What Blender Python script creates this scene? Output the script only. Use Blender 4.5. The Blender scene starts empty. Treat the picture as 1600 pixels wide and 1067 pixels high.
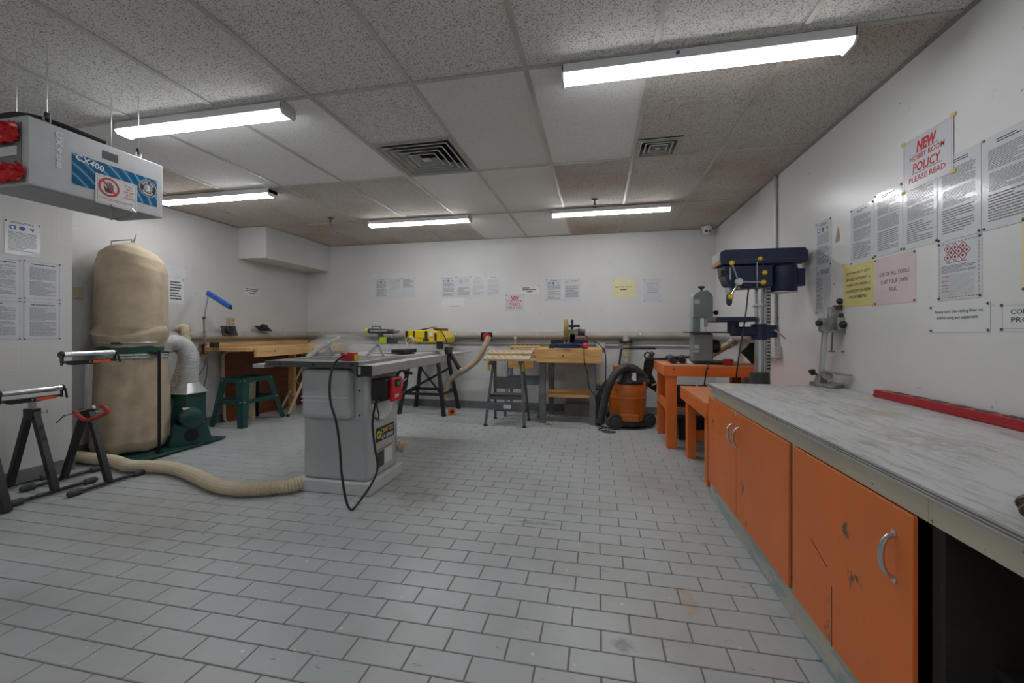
import bpy, bmesh, math, random
from mathutils import Vector, Matrix

random.seed(11)
S = bpy.context.scene
COL = S.collection
PI = math.pi

# ------------------------------------------------------------------ camera
cam_data = bpy.data.cameras.new('camera')
cam = bpy.data.objects.new('camera', cam_data)
COL.objects.link(cam)
cam.location = (0.0, 0.0, 1.10)
cam.rotation_euler = (PI / 2, 0.0, 0.2043)
cam_data.sensor_width = 36.0
cam_data.lens = 36.0 * 646.95 / 1600.0
cam_data.shift_y = -0.01046
cam_data.clip_start = 0.02
S.camera = cam

# ------------------------------------------------------------------ world, exposure
world = bpy.data.worlds.new('room_world')
S.world = world
world.use_nodes = True
world.node_tree.nodes['Background'].inputs[0].default_value = (0.5, 0.52, 0.55, 1)
world.node_tree.nodes['Background'].inputs[1].default_value = 0.02
S.view_settings.view_transform = 'Standard'
S.view_settings.look = 'None'
S.view_settings.gamma = 1.0
S.view_settings.use_curve_mapping = False
S.view_settings.exposure = 0.87
LAMP_STRENGTH = 15.0          # radiance of the LED lenses (all room light comes from them)

# ------------------------------------------------------------------ room dimensions (metres)
XR, YB, ZC = 1.475, 5.68, 2.398      # right wall, back wall, ceiling
XL, XL2, YL2 = -4.44, -4.07, 2.50    # left wall, projecting near-left wall and its end
YF = -1.65                           # wall behind the camera
U, GX, GY = 0.6096, -0.9614, 2.0256  # ceiling grid module and origin

# ------------------------------------------------------------------ materials
MATS = {}
def nodes_of(name):
    m = bpy.data.materials.new(name)
    m.use_nodes = True
    nt = m.node_tree
    return m, nt, nt.nodes['Principled BSDF'], nt.nodes.new, nt.links.new

def hexc(h):
    h = h.lstrip('#')
    out = []
    for i in (0, 2, 4):
        c = int(h[i:i+2], 16) / 255
        out.append(c / 12.92 if c <= 0.04045 else ((c + 0.055) / 1.055) ** 2.4)
    return tuple(out)

def C4(c, k=1.0):
    if isinstance(c, str): c = hexc(c)
    return (min(1, c[0]*k), min(1, c[1]*k), min(1, c[2]*k), 1)

def mat(name, color, rough=0.5, metal=0.0, noise=0.12, nscale=14.0, bump=0.0, bscale=60.0,
        coat=0.0, spec=0.5, stretch=None, color2=None, trans=0.0, alpha=1.0, world_pos=False):
    """painted / plastic / metal surface: base colour with soft procedural variation and optional fine relief"""
    if name in MATS: return MATS[name]
    m, nt, b, N, L = nodes_of(name)
    tc = N('ShaderNodeNewGeometry').outputs['Position'] if world_pos else N('ShaderNodeTexCoord').outputs['Object']
    mp = N('ShaderNodeMapping')
    if stretch: mp.inputs['Scale'].default_value = stretch
    L(tc, mp.inputs[0])
    nz = N('ShaderNodeTexNoise'); nz.inputs['Scale'].default_value = nscale
    nz.inputs['Detail'].default_value = 5
    L(mp.outputs[0], nz.inputs['Vector'])
    rp = N('ShaderNodeValToRGB')
    rp.color_ramp.elements[0].position = 0.32; rp.color_ramp.elements[1].position = 0.68
    rp.color_ramp.elements[0].color = C4(color, 1 - noise)
    rp.color_ramp.elements[1].color = C4(color2, 1) if color2 else C4(color, 1 + noise * 0.6)
    L(nz.outputs['Fac'], rp.inputs[0])
    L(rp.outputs[0], b.inputs['Base Color'])
    b.inputs['Roughness'].default_value = rough
    b.inputs['Metallic'].default_value = metal
    b.inputs['Specular IOR Level'].default_value = spec
    b.inputs['Coat Weight'].default_value = coat
    b.inputs['Transmission Weight'].default_value = trans
    b.inputs['Alpha'].default_value = alpha
    if bump:
        n2 = N('ShaderNodeTexNoise'); n2.inputs['Scale'].default_value = bscale
        n2.inputs['Detail'].default_value = 3
        L(mp.outputs[0], n2.inputs['Vector'])
        bp = N('ShaderNodeBump'); bp.inputs['Strength'].default_value = bump
        bp.inputs['Distance'].default_value = 0.004
        L(n2.outputs['Fac'], bp.inputs['Height']); L(bp.outputs[0], b.inputs['Normal'])
    MATS[name] = m
    return m

def mat_worn(name, color, chip, rough=0.45, amount=0.30, scale=9.0, noise=0.12, stretch=(1, 1, 1), rough2=0.7):
    """paint with chips and scuffs of another colour"""
    if name in MATS: return MATS[name]
    m, nt, b, N, L = nodes_of(name)
    tc = N('ShaderNodeNewGeometry').outputs['Position']
    mp = N('ShaderNodeMapping'); mp.inputs['Scale'].default_value = stretch
    L(tc, mp.inputs[0])
    n1 = N('ShaderNodeTexNoise'); n1.inputs['Scale'].default_value = 2.5; n1.inputs['Detail'].default_value = 6
    L(mp.outputs[0], n1.inputs['Vector'])
    r1 = N('ShaderNodeValToRGB')
    r1.color_ramp.elements[0].position = .3; r1.color_ramp.elements[1].position = .7
    r1.color_ramp.elements[0].color = C4(color, 1 - noise); r1.color_ramp.elements[1].color = C4(color, 1 + noise)
    L(n1.outputs['Fac'], r1.inputs[0])
    n2 = N('ShaderNodeTexNoise'); n2.inputs['Scale'].default_value = scale; n2.inputs['Detail'].default_value = 8
    n2.inputs['Roughness'].default_value = 0.7
    L(mp.outputs[0], n2.inputs['Vector'])
    r2 = N('ShaderNodeValToRGB')
    r2.color_ramp.elements[0].position = 1 - amount - .02; r2.color_ramp.elements[1].position = 1 - amount + .02
    r2.color_ramp.elements[0].color = (0, 0, 0, 1); r2.color_ramp.elements[1].color = (1, 1, 1, 1)
    L(n2.outputs['Fac'], r2.inputs[0])
    mx = N('ShaderNodeMix'); mx.data_type = 'RGBA'
    L(r2.outputs[0], mx.inputs[0]); L(r1.outputs[0], mx.inputs[6]); mx.inputs[7].default_value = C4(chip)
    L(mx.outputs[2], b.inputs['Base Color'])
    b.inputs['Roughness'].default_value = rough
    MATS[name] = m
    return m

def mat_wood(name, light, dark, axis='X', rough=0.6, scale=1.0):
    if name in MATS: return MATS[name]
    m, nt, b, N, L = nodes_of(name)
    tc = N('ShaderNodeNewGeometry').outputs['Position']
    mp = N('ShaderNodeMapping')
    s = {'X': (1.2, 16, 16), 'Y': (16, 1.2, 16), 'Z': (16, 16, 1.2)}[axis]
    mp.inputs['Scale'].default_value = tuple(k * scale for k in s)
    L(tc, mp.inputs[0])
    nz = N('ShaderNodeTexNoise'); nz.inputs['Scale'].default_value = 2.2; nz.inputs['Detail'].default_value = 6
    nz.inputs['Distortion'].default_value = 0.6
    L(mp.outputs[0], nz.inputs['Vector'])
    rp = N('ShaderNodeValToRGB')
    rp.color_ramp.elements[0].position = .35; rp.color_ramp.elements[1].position = .62
    rp.color_ramp.elements[0].color = C4(dark); rp.color_ramp.elements[1].color = C4(light)
    L(nz.outputs['Fac'], rp.inputs[0]); L(rp.outputs[0], b.inputs['Base Color'])
    b.inputs['Roughness'].default_value = rough
    bp = N('ShaderNodeBump'); bp.inputs['Strength'].default_value = 0.15; bp.inputs['Distance'].default_value = 0.002
    L(nz.outputs['Fac'], bp.inputs['Height']); L(bp.outputs[0], b.inputs['Normal'])
    MATS[name] = m
    return m

def mat_emit(name, color, strength):
    if name in MATS: return MATS[name]
    m, nt, b, N, L = nodes_of(name)
    b.inputs['Base Color'].default_value = (.9, .9, .9, 1)
    b.inputs['Emission Color'].default_value = C4(color)
    b.inputs['Emission Strength'].default_value = strength
    MATS[name] = m
    return m

# ------------------------------------------------------------------ mesh builder
class MB:
    def __init__(self): self.v = []; self.f = []
    def add(self, vs, fs):
        o = len(self.v)
        self.v += [Vector(p) for p in vs]
        self.f += [tuple(i + o for i in q) for q in fs]
        return self
    def box(self, x0, y0, z0, x1, y1, z1):
        x0, x1 = min(x0, x1), max(x0, x1); y0, y1 = min(y0, y1), max(y0, y1); z0, z1 = min(z0, z1), max(z0, z1)
        return self.add([(x0,y0,z0),(x1,y0,z0),(x1,y1,z0),(x0,y1,z0),(x0,y0,z1),(x1,y0,z1),(x1,y1,z1),(x0,y1,z1)],
                        [(0,3,2,1),(4,5,6,7),(0,1,5,4),(1,2,6,5),(2,3,7,6),(3,0,4,7)])
    def obox(self, c, size, R):
        c = Vector(c); hx, hy, hz = (k/2 for k in size)
        vs = [c + R @ Vector((sx*hx, sy*hy, sz*hz)) for sz in (-1,1) for sx, sy in ((-1,-1),(1,-1),(1,1),(-1,1))]
        return self.add(vs, [(0,3,2,1),(4,5,6,7),(0,1,5,4),(1,2,6,5),(2,3,7,6),(3,0,4,7)])
    def beam(self, p0, p1, w, h, up=(0,0,1)):
        p0 = Vector(p0); p1 = Vector(p1); d = p1 - p0; L = d.length; d.normalize()
        up = Vector(up)
        if abs(d.dot(up)) > .99: up = Vector((0,1,0))
        s = d.cross(up).normalized(); u = s.cross(d).normalized()
        R = Matrix((d, s, u)).transposed()
        return self.obox((p0+p1)/2, (L, w, h), R)
    def cyl(self, p0, p1, r0, r1=None, n=16):
        if r1 is None: r1 = r0
        p0 = Vector(p0); p1 = Vector(p1); d = (p1-p0).normalized()
        a = d.orthogonal().normalized(); b = d.cross(a)
        vs = []
        for p, r in ((p0,r0),(p1,r1)):
            for i in range(n):
                t = 2*PI*i/n
                vs.append(p + a*(r*math.cos(t)) + b*(r*math.sin(t)))
        fs = [(i, (i+1)%n, n+(i+1)%n, n+i) for i in range(n)]
        fs += [tuple(range(n-1,-1,-1)), tuple(range(n, 2*n))]
        return self.add(vs, fs)
    def tube(self, pts, r, n=10, closed=False):
        pts = [Vector(p) for p in pts]; k = len(pts)
        rs = r if isinstance(r, (list, tuple)) else [r]*k
        vs = []; a = None
        for i in range(k):
            if closed: d = pts[(i+1)%k]-pts[i-1]
            else: d = pts[min(i+1,k-1)]-pts[max(i-1,0)]
            d.normalize()
            if a is None: a = d.orthogonal().normalized()
            else:
                a = a - d*a.dot(d)
                a = a.normalized() if a.length > 1e-6 else d.orthogonal().normalized()
            b = d.cross(a)
            for j in range(n):
                t = 2*PI*j/n
                vs.append(pts[i] + a*(rs[i]*math.cos(t)) + b*(rs[i]*math.sin(t)))
        fs = []
        for i in range(k if closed else k-1):
            i2 = (i+1) % k
            for j in range(n):
                fs.append((i*n+j, i*n+(j+1)%n, i2*n+(j+1)%n, i2*n+j))
        if not closed:
            fs += [tuple(range(n-1,-1,-1)), tuple(range((k-1)*n, k*n))]
        return self.add(vs, fs)
    def lathe(self, prof, o, d=(0,0,1), n=24):
        """profile [(radius, height)] turned about the axis d through o"""
        o = Vector(o); d = Vector(d).normalized(); a = d.orthogonal().normalized(); b = d.cross(a)
        vs = []
        for r, h in prof:
            for j in range(n):
                t = 2*PI*j/n
                vs.append(o + d*h + a*(max(r,1e-4)*math.cos(t)) + b*(max(r,1e-4)*math.sin(t)))
        fs = []
        for i in range(len(prof)-1):
            for j in range(n):
                fs.append((i*n+j, i*n+(j+1)%n, (i+1)*n+(j+1)%n, (i+1)*n+j))
        k = len(prof)
        fs += [tuple(range(n-1,-1,-1)), tuple(range((k-1)*n, k*n))]
        return self.add(vs, fs)
    def prism(self, poly, ext):
        ext = Vector(ext); n = len(poly); poly = [Vector(p) for p in poly]
        vs = poly + [p+ext for p in poly]
        nrm = Vector((0,0,0))
        for i in range(n): nrm += poly[i].cross(poly[(i+1)%n])
        fs = [tuple(range(n)), tuple(range(2*n-1, n-1, -1))]
        fs += [(i, n+i, n+(i+1)%n, (i+1)%n) for i in range(n)]
        if nrm.dot(ext) > 0: fs = [tuple(reversed(q)) for q in fs]
        return self.add(vs, fs)
    def sphere(self, c, r, nu=16, nv=10, sc=(1,1,1)):
        c = Vector(c); vs = []; fs = []
        for i in range(nv+1):
            ph = PI*i/nv
            for j in range(nu):
                t = 2*PI*j/nu
                rr = max(math.sin(ph), 1e-3)
                vs.append(c + Vector((r*sc[0]*rr*math.cos(t), r*sc[1]*rr*math.sin(t), r*sc[2]*math.cos(ph))))
        for i in range(nv):
            for j in range(nu):
                fs.append((i*nu+j, (i+1)*nu+j, (i+1)*nu+(j+1)%nu, i*nu+(j+1)%nu))
        return self.add(vs, fs)
    def ring(self, c, d, R, r, n=28, m=8, a0=0.0, a1=2*PI):
        c = Vector(c); d = Vector(d).normalized(); a = d.orthogonal().normalized(); b = d.cross(a)
        full = abs(a1-a0-2*PI) < 1e-6
        k = n if full else n+1
        pts = [c + a*(R*math.cos(a0+(a1-a0)*i/n)) + b*(R*math.sin(a0+(a1-a0)*i/n)) for i in range(k)]
        return self.tube(pts, r, m, closed=full)
    def quad(self, a, b, c, d): return self.add([a,b,c,d], [(0,1,2,3)])

def spline(pts, step=0.02):
    """Catmull-Rom points through pts, about step apart"""
    P = [Vector(p) for p in pts]
    P = [P[0]*2-P[1]] + P + [P[-1]*2-P[-2]]
    out = []
    for i in range(1, len(P)-2):
        p0, p1, p2, p3 = P[i-1:i+3]
        k = max(2, int((p2-p1).length/step))
        for j in range(k):
            t = j/k
            out.append(0.5*((2*p1)+(p2-p0)*t+(2*p0-5*p1+4*p2-p3)*t*t+(-p0+3*p1-3*p2+p3)*t**3))
    out.append(P[-2])
    return out

def hose(mb, pts, r, pitch=0.014, amp=0.12, n=14):
    """corrugated flexible duct along pts"""
    raw = spline(pts, 0.01)
    res = [raw[0]]; acc = 0.0; h = pitch/2
    for p, q in zip(raw, raw[1:]):
        seg = (q-p).length
        if seg < 1e-9: continue
        t = h-acc
        while t <= seg:
            res.append(p+(q-p)*(t/seg)); t += h
        acc = seg-(t-h)
    rs = [r if i % 2 == 0 else r*(1-amp) for i in range(len(res))]
    return mb.tube(res, rs, n)

# ------------------------------------------------------------------ scene objects
def local_world(o):
    M = Matrix.Identity(4)
    while o is not None:
        M = o.matrix_basis @ M
        o = o.parent
    return M

def thing(name, label, cat, loc=(0,0,0), rz=0.0, group=None):
    o = bpy.data.objects.new(name, None)
    COL.objects.link(o)
    o.empty_display_size = 0.05
    o.location = loc; o.rotation_euler = (0,0,rz)
    return tag(o, label, cat, group)

def tag(o, label=None, cat=None, group=None, kind=None):
    if label: o['label'] = label
    if cat: o['category'] = cat
    if group: o['group'] = group
    if kind: o['kind'] = kind
    return o

def link_mesh(name, me, parent=None):
    o = bpy.data.objects.new(name, me)
    COL.objects.link(o)
    if parent is not None: o.parent = parent
    return o

def part(name, mb, m, parent=None, bevel=0.0, seg=2, smooth=35, label=None, kind=None, solid=0.0):
    """links the collected shape (world coordinates) as ONE mesh object under parent"""
    me = bpy.data.meshes.new(name)
    inv = local_world(parent).inverted() if parent is not None else Matrix.Identity(4)
    me.from_pydata([inv @ p for p in mb.v], [], mb.f)
    me.update()
    ms = m if isinstance(m, (list, tuple)) else [m]
    for k in ms: me.materials.append(k)
    if smooth:
        me.polygons.foreach_set('use_smooth', [True]*len(me.polygons))
        me.set_sharp_from_angle(angle=math.radians(smooth))
    o = link_mesh(name, me, parent)
    if bevel:
        bv = o.modifiers.new('bevel', 'BEVEL'); bv.width = bevel; bv.segments = seg
        bv.limit_method = 'ANGLE'; bv.angle_limit = math.radians(40); bv.harden_normals = False
    if solid:
        sm = o.modifiers.new('thick', 'SOLIDIFY'); sm.thickness = solid
    if label: o['label'] = label
    if kind: o['kind'] = kind
    return o

def copy_tree(o, parent=None):
    c = o.copy(); COL.objects.link(c)
    c.parent = parent
    for ch in [k for k in bpy.data.objects if k.parent == o]: copy_tree(ch, c)
    return c

TEXTS = []
def text(parent, s, M, m, height=None, width=None, bold=0.0, name='lettering', align='CENTER', shear=0.0, maxw=None):
    """flat lettering; M maps the text's x-right / y-up plane (centre of the line at the origin) to world"""
    cu = bpy.data.curves.new(name, 'FONT')
    cu.body = s; cu.align_x = align; cu.size = 1.0
    cu.offset = bold; cu.shear = shear; cu.resolution_u = 2
    o = bpy.data.objects.new(name+'_curve', cu)
    COL.objects.link(o)
    TEXTS.append((o, parent, M, m, height, width, name, align, maxw))

def flush_texts():
    bpy.context.view_layer.update()
    dg = bpy.context.evaluated_depsgraph_get()
    for o, parent, M, m, height, width, name, align, maxw in TEXTS:
        me = bpy.data.meshes.new_from_object(o.evaluated_get(dg))
        me.name = name
        xs = [v.co.x for v in me.vertices]; ys = [v.co.y for v in me.vertices]
        if not xs: continue
        x0, x1, y0, y1 = min(xs), max(xs), min(ys), max(ys)
        sy = (height/(y1-y0)) if height else 1
        sx = (width/(x1-x0)) if width else sy
        if maxw and (x1-x0)*sx > maxw: sx = maxw/(x1-x0)
        if height is None: sy = sx
        ox = (x0+x1)/2 if align == 'CENTER' else x0
        inv = local_world(parent).inverted()
        for v in me.vertices:
            v.co = inv @ (M @ Vector(((v.co.x-ox)*sx, (v.co.y-(y0+y1)/2)*sy, 0)))
        me.materials.clear(); me.materials.append(m)
        link_mesh(name, me, parent)
    for o, *_ in TEXTS:
        cu = o.data
        bpy.data.objects.remove(o); bpy.data.curves.remove(cu)
    TEXTS.clear()

def frame(origin, right, up):
    r = Vector(right).normalized(); u = Vector(up).normalized(); n = r.cross(u)
    M = Matrix.Identity(4)
    for i in range(3):
        M[i][0] = r[i]; M[i][1] = u[i]; M[i][2] = n[i]; M[i][3] = origin[i]
    return M

# ================================================================== SETTING
def mat_wall(name, color, rough=0.42, block=False):
    m, nt, b, N, L = nodes_of(name)
    pos = N('ShaderNodeNewGeometry').outputs['Position']
    n1 = N('ShaderNodeTexNoise'); n1.inputs['Scale'].default_value = 1.6; n1.inputs['Detail'].default_value = 6
    L(pos, n1.inputs['Vector'])
    r1 = N('ShaderNodeValToRGB')
    r1.color_ramp.elements[0].position = .3; r1.color_ramp.elements[1].position = .7
    r1.color_ramp.elements[0].color = C4(color, .93); r1.color_ramp.elements[1].color = C4(color, 1.03)
    L(n1.outputs['Fac'], r1.inputs[0])
    # scattered nail holes and scuffs
    n2 = N('ShaderNodeTexNoise'); n2.inputs['Scale'].default_value = 16; n2.inputs['Detail'].default_value = 3
    n2.inputs['Roughness'].default_value = .75
    L(pos, n2.inputs['Vector'])
    r2 = N('ShaderNodeValToRGB')
    r2.color_ramp.elements[0].position = .70; r2.color_ramp.elements[1].position = .73
    r2.color_ramp.elements[0].color = (0,0,0,1); r2.color_ramp.elements[1].color = (.55,.55,.55,1)
    L(n2.outputs['Fac'], r2.inputs[0])
    mx = N('ShaderNodeMix'); mx.data_type = 'RGBA'
    L(r2.outputs[0], mx.inputs[0]); L(r1.outputs[0], mx.inputs[6]); mx.inputs[7].default_value = (.12,.11,.10,1)
    L(mx.outputs[2], b.inputs['Base Color'])
    b.inputs['Roughness'].default_value = rough
    n3 = N('ShaderNodeTexNoise'); n3.inputs['Scale'].default_value = 35; n3.inputs['Detail'].default_value = 4
    L(pos, n3.inputs['Vector'])
    bp = N('ShaderNodeBump'); bp.inputs['Strength'].default_value = .10; bp.inputs['Distance'].default_value = .004
    L(n3.outputs['Fac'], bp.inputs['Height'])
    if block:   # painted-over block coursing, barely readable
        sw = N('ShaderNodeSeparateXYZ'); L(pos, sw.inputs[0])
        cb = N('ShaderNodeCombineXYZ')
        if block == 'XZ': L(sw.outputs[0], cb.inputs[0])
        else: L(sw.outputs[1], cb.inputs[0])
        L(sw.outputs[2], cb.inputs[1])
        br = N('ShaderNodeTexBrick'); br.inputs['Scale'].default_value = 1.0
        br.inputs['Brick Width'].default_value = .40; br.inputs['Row Height'].default_value = .20
        br.inputs['Mortar Size'].default_value = .004; br.inputs['Mortar Smooth'].default_value = .6
        L(cb.outputs[0], br.inputs['Vector'])
        b2 = N('ShaderNodeBump'); b2.inputs['Strength'].default_value = .22; b2.inputs['Distance'].default_value = .003
        b2.invert = True
        L(br.outputs['Fac'], b2.inputs['Height']); L(bp.outputs[0], b2.inputs['Normal'])
        L(b2.outputs[0], b.inputs['Normal'])
    else: L(bp.outputs[0], b.inputs['Normal'])
    MATS[name] = m
    return m

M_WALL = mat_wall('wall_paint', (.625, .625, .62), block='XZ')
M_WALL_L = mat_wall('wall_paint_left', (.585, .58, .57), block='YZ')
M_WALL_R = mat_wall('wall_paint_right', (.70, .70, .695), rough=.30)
M_BASE = mat('baseboard_tile', (.17, .18, .185), rough=.4, noise=.15, nscale=6, world_pos=True)

def struct(name, mb, m, bevel=0.0, label=None):
    o = part(name, mb, m, None, bevel=bevel, smooth=0)
    o['kind'] = 'structure'
    if label: o['label'] = label
    return o

struct('wall_back', MB().box(XL-.1, YB, -.05, XR+.1, YB+.12, ZC+.12), M_WALL)
struct('wall_right', MB().box(XR, YF, -.05, XR+.12, YB, ZC+.12), M_WALL_R)
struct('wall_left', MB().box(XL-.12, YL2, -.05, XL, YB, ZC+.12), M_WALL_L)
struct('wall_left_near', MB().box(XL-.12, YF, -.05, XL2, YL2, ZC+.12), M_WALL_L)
struct('wall_front', MB().box(XL-.1, YF-.12, -.05, XR+.12, YF, ZC+.12), M_WALL)
struct('ceiling_soffit', MB().box(XL, 4.42, 2.01, -4.04, YB, ZC+.02), M_WALL, label='boxed-in white duct soffit in the far left ceiling corner')
# grey tile base along the walls
struct('baseboard_back', MB().box(XL, YB-.012, .001, XR, YB, .10), M_BASE, .003)
struct('baseboard_left', MB().box(XL, YL2, .001, XL+.012, YB-.012, .10), M_BASE, .003)
struct('baseboard_near', MB().box(XL2, YF, .001, XL2+.012, YL2, .10).box(XL+.012, YL2, .001, XL2+.012, YL2+.012, .10), M_BASE, .003)
struct('baseboard_right', MB().box(XR-.012, 3.0, .001, XR, YB-.012, .10), M_BASE, .003)

# ------------------------------------------------------------------ floor: slab with individual quarry tiles in running bond
m, nt, b, N, L = nodes_of('floor_grout')
b.inputs['Base Color'].default_value = (.20, .185, .165, 1); b.inputs['Roughness'].default_value = .9
MATS['floor_grout'] = m
def mat_floor_tile():
    m, nt, b, N, L = nodes_of('quarry_tile')
    pos = N('ShaderNodeNewGeometry').outputs['Position']
    n1 = N('ShaderNodeTexNoise'); n1.inputs['Scale'].default_value = 1.1; n1.inputs['Detail'].default_value = 4
    L(pos, n1.inputs['Vector'])
    r1 = N('ShaderNodeValToRGB')
    r1.color_ramp.elements[0].position = .3; r1.color_ramp.elements[1].position = .7
    r1.color_ramp.elements[0].color = (.375, .405, .412, 1); r1.color_ramp.elements[1].color = (.465, .492, .50, 1)
    L(n1.outputs['Fac'], r1.inputs[0])
    # per tile tone: quantised position into white noise
    mp = N('ShaderNodeMapping'); mp.inputs['Scale'].default_value = (1/.10625, 1/.1055, 0)
    mp.inputs['Location'].default_value = (.87, .2, 0)
    L(pos, mp.inputs[0])
    fl = N('ShaderNodeVectorMath'); fl.operation = 'FLOOR'; L(mp.outputs[0], fl.inputs[0])
    # brown worn dirt patches
    n3 = N('ShaderNodeTexNoise'); n3.inputs['Scale'].default_value = .9; n3.inputs['Detail'].default_value = 7
    n3.inputs['Roughness'].default_value = .62
    L(pos, n3.inputs['Vector'])
    r3 = N('ShaderNodeValToRGB')
    r3.color_ramp.elements[0].position = .47; r3.color_ramp.elements[1].position = .68
    r3.color_ramp.elements[0].color = (0,0,0,1); r3.color_ramp.elements[1].color = (.65,.65,.65,1)
    L(n3.outputs['Fac'], r3.inputs[0])
    m1 = N('ShaderNodeMix'); m1.data_type = 'RGBA'
    L(r3.outputs[0], m1.inputs[0]); L(r1.outputs[0], m1.inputs[6]); m1.inputs[7].default_value = (.30, .285, .255, 1)
    # pale paint drips and plaster specks
    v = N('ShaderNodeTexVoronoi'); v.inputs['Scale'].default_value = 9.0
    v.inputs['Randomness'].default_value = 1.0; L(pos, v.inputs['Vector'])
    rv = N('ShaderNodeValToRGB')
    rv.color_ramp.elements[0].position = .050; rv.color_ramp.elements[1].position = .075
    rv.color_ramp.elements[0].color = (.8,.8,.8,1); rv.color_ramp.elements[1].color = (0,0,0,1)
    L(v.outputs['Distance'], rv.inputs[0])
    m2 = N('ShaderNodeMix'); m2.data_type = 'RGBA'
    L(rv.outputs[0], m2.inputs[0]); L(m1.outputs[2], m2.inputs[6]); m2.inputs[7].default_value = (.62, .62, .60, 1)
    # dark scuffs
    mp4 = N('ShaderNodeMapping'); mp4.inputs['Scale'].default_value = (7, 22, 1)
    mp4.inputs['Rotation'].default_value = (0, 0, .5); L(pos, mp4.inputs[0])
    n4 = N('ShaderNodeTexNoise'); n4.inputs['Scale'].default_value = 1.4; n4.inputs['Detail'].default_value = 5
    n4.inputs['Roughness'].default_value = .7; L(mp4.outputs[0], n4.inputs['Vector'])
    r4 = N('ShaderNodeValToRGB')
    r4.color_ramp.elements[0].position = .655; r4.color_ramp.elements[1].position = .69
    r4.color_ramp.elements[0].color = (0,0,0,1); r4.color_ramp.elements[1].color = (.6,.6,.6,1)
    L(n4.outputs['Fac'], r4.inputs[0])
    m3 = N('ShaderNodeMix'); m3.data_type = 'RGBA'
    L(r4.outputs[0], m3.inputs[0]); L(m2.outputs[2], m3.inputs[6]); m3.inputs[7].default_value = (.055, .052, .05, 1)
    cur = m3.outputs[2]
    # spilt sawdust and a dark glue stain, each with its own outline
    for (sx_, sy_, rx_, ry_, colr, th) in ((.36, 1.80, .10, .30, (.40,.31,.20,1), .50), (.085, 1.50, .085, .075, (.14,.145,.14,1), .46),
                                          (-1.15, 2.55, .45, .35, (.30,.26,.20,1), .52), (-.35, 2.35, .35, .06, (.20,.20,.19,1), .50), (.45, 3.0, .22, .12, (.33,.25,.18,1), .55)):
        mpp = N('ShaderNodeMapping'); mpp.inputs['Location'].default_value = (-sx_/rx_, -sy_/ry_, 0)
        mpp.inputs['Scale'].default_value = (1/rx_, 1/ry_, 0); L(pos, mpp.inputs[0])
        ln = N('ShaderNodeVectorMath'); ln.operation = 'LENGTH'; L(mpp.outputs[0], ln.inputs[0])
        mr = N('ShaderNodeMapRange'); mr.inputs['From Min'].default_value = 1.0; mr.inputs['From Max'].default_value = .2; L(ln.outputs['Value'], mr.inputs[0])
        nn = N('ShaderNodeTexNoise'); nn.inputs['Scale'].default_value = 26; nn.inputs['Detail'].default_value = 6; nn.inputs['Roughness'].default_value = .7; L(pos, nn.inputs['Vector'])
        ml = N('ShaderNodeMath'); ml.operation = 'MULTIPLY'; L(mr.outputs[0], ml.inputs[0]); L(nn.outputs['Fac'], ml.inputs[1])
        rr_ = N('ShaderNodeMapRange'); rr_.inputs['From Min'].default_value = th-.18; rr_.inputs['From Max'].default_value = th+.06; rr_.inputs['To Max'].default_value = .75; L(ml.outputs[0], rr_.inputs[0])
        mxx = N('ShaderNodeMix'); mxx.data_type = 'RGBA'; L(rr_.outputs[0], mxx.inputs[0]); L(cur, mxx.inputs[6]); mxx.inputs[7].default_value = colr
        cur = mxx.outputs[2]
    L(cur, b.inputs['Base Color'])
    nr = N('ShaderNodeMapRange'); nr.inputs['To Min'].default_value = .26; nr.inputs['To Max'].default_value = .46
    L(n3.outputs['Fac'], nr.inputs[0]); L(nr.outputs[0], b.inputs['Roughness'])
    n5 = N('ShaderNodeTexNoise'); n5.inputs['Scale'].default_value = 120
    L(pos, n5.inputs['Vector'])
    bp = N('ShaderNodeBump'); bp.inputs['Strength'].default_value = .12; bp.inputs['Distance'].default_value = .002
    L(n5.outputs['Fac'], bp.inputs['Height']); L(bp.outputs[0], b.inputs['Normal'])
    MATS['quarry_tile'] = m
    return m
M_TILE = mat_floor_tile()
floor = struct('floor', MB().box(XL-.1, YF-.1, -.06, XR+.1, YB+.1, -.0035), MATS['floor_grout'])
TP, TR, JG = .2125, .1055, .0052          # tile pitch, row pitch, joint
def tile_mb(w, d):
    e = .0018
    return [(0,0,-.006),(w,0,-.006),(w,d,-.006),(0,d,-.006),(0,0,-e),(w,0,-e),(w,d,-e),(0,d,-e),
            (e,e,0),(w-e,e,0),(w-e,d-e,0),(e,d-e,0)], \
           [(0,1,5,4),(1,2,6,5),(2,3,7,6),(3,0,4,7),(4,5,9,8),(5,6,10,9),(6,7,11,10),(7,4,8,11),(8,9,10,11)]
tv, tf = tile_mb(TP-JG, TR-JG)
tile_mesh = bpy.data.meshes.new('tile')
tile_mesh.from_pydata(tv, [], tf); tile_mesh.update(); tile_mesh.materials.append(M_TILE)
full, rest = [], MB()
r0 = int(math.floor((YF-1.772)/TR))-1
for r in range(r0, r0+90):
    y = 1.772 + r*TR
    if y+TR < YF or y > YB: continue
    x = -.0925 + (0.0 if r % 2 == 0 else TP/2)
    x -= math.ceil((x-XL)/TP)*TP
    while x < XR:
        xa, xb, ya, yb = max(x, XL), min(x+TP-JG, XR), max(y, YF), min(y+TR-JG, YB)
        if xb-xa > .012 and yb-ya > .012 and not (xb < XL2 and yb < YL2):
            if xb-xa > TP-JG-1e-4 and yb-ya > TR-JG-1e-4: full.append((x, y))
            else:
                v_, f_ = tile_mb(xb-xa, yb-ya)
                rest.add([(p[0]+xa, p[1]+ya, p[2]) for p in v_], f_)
        x += TP
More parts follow.
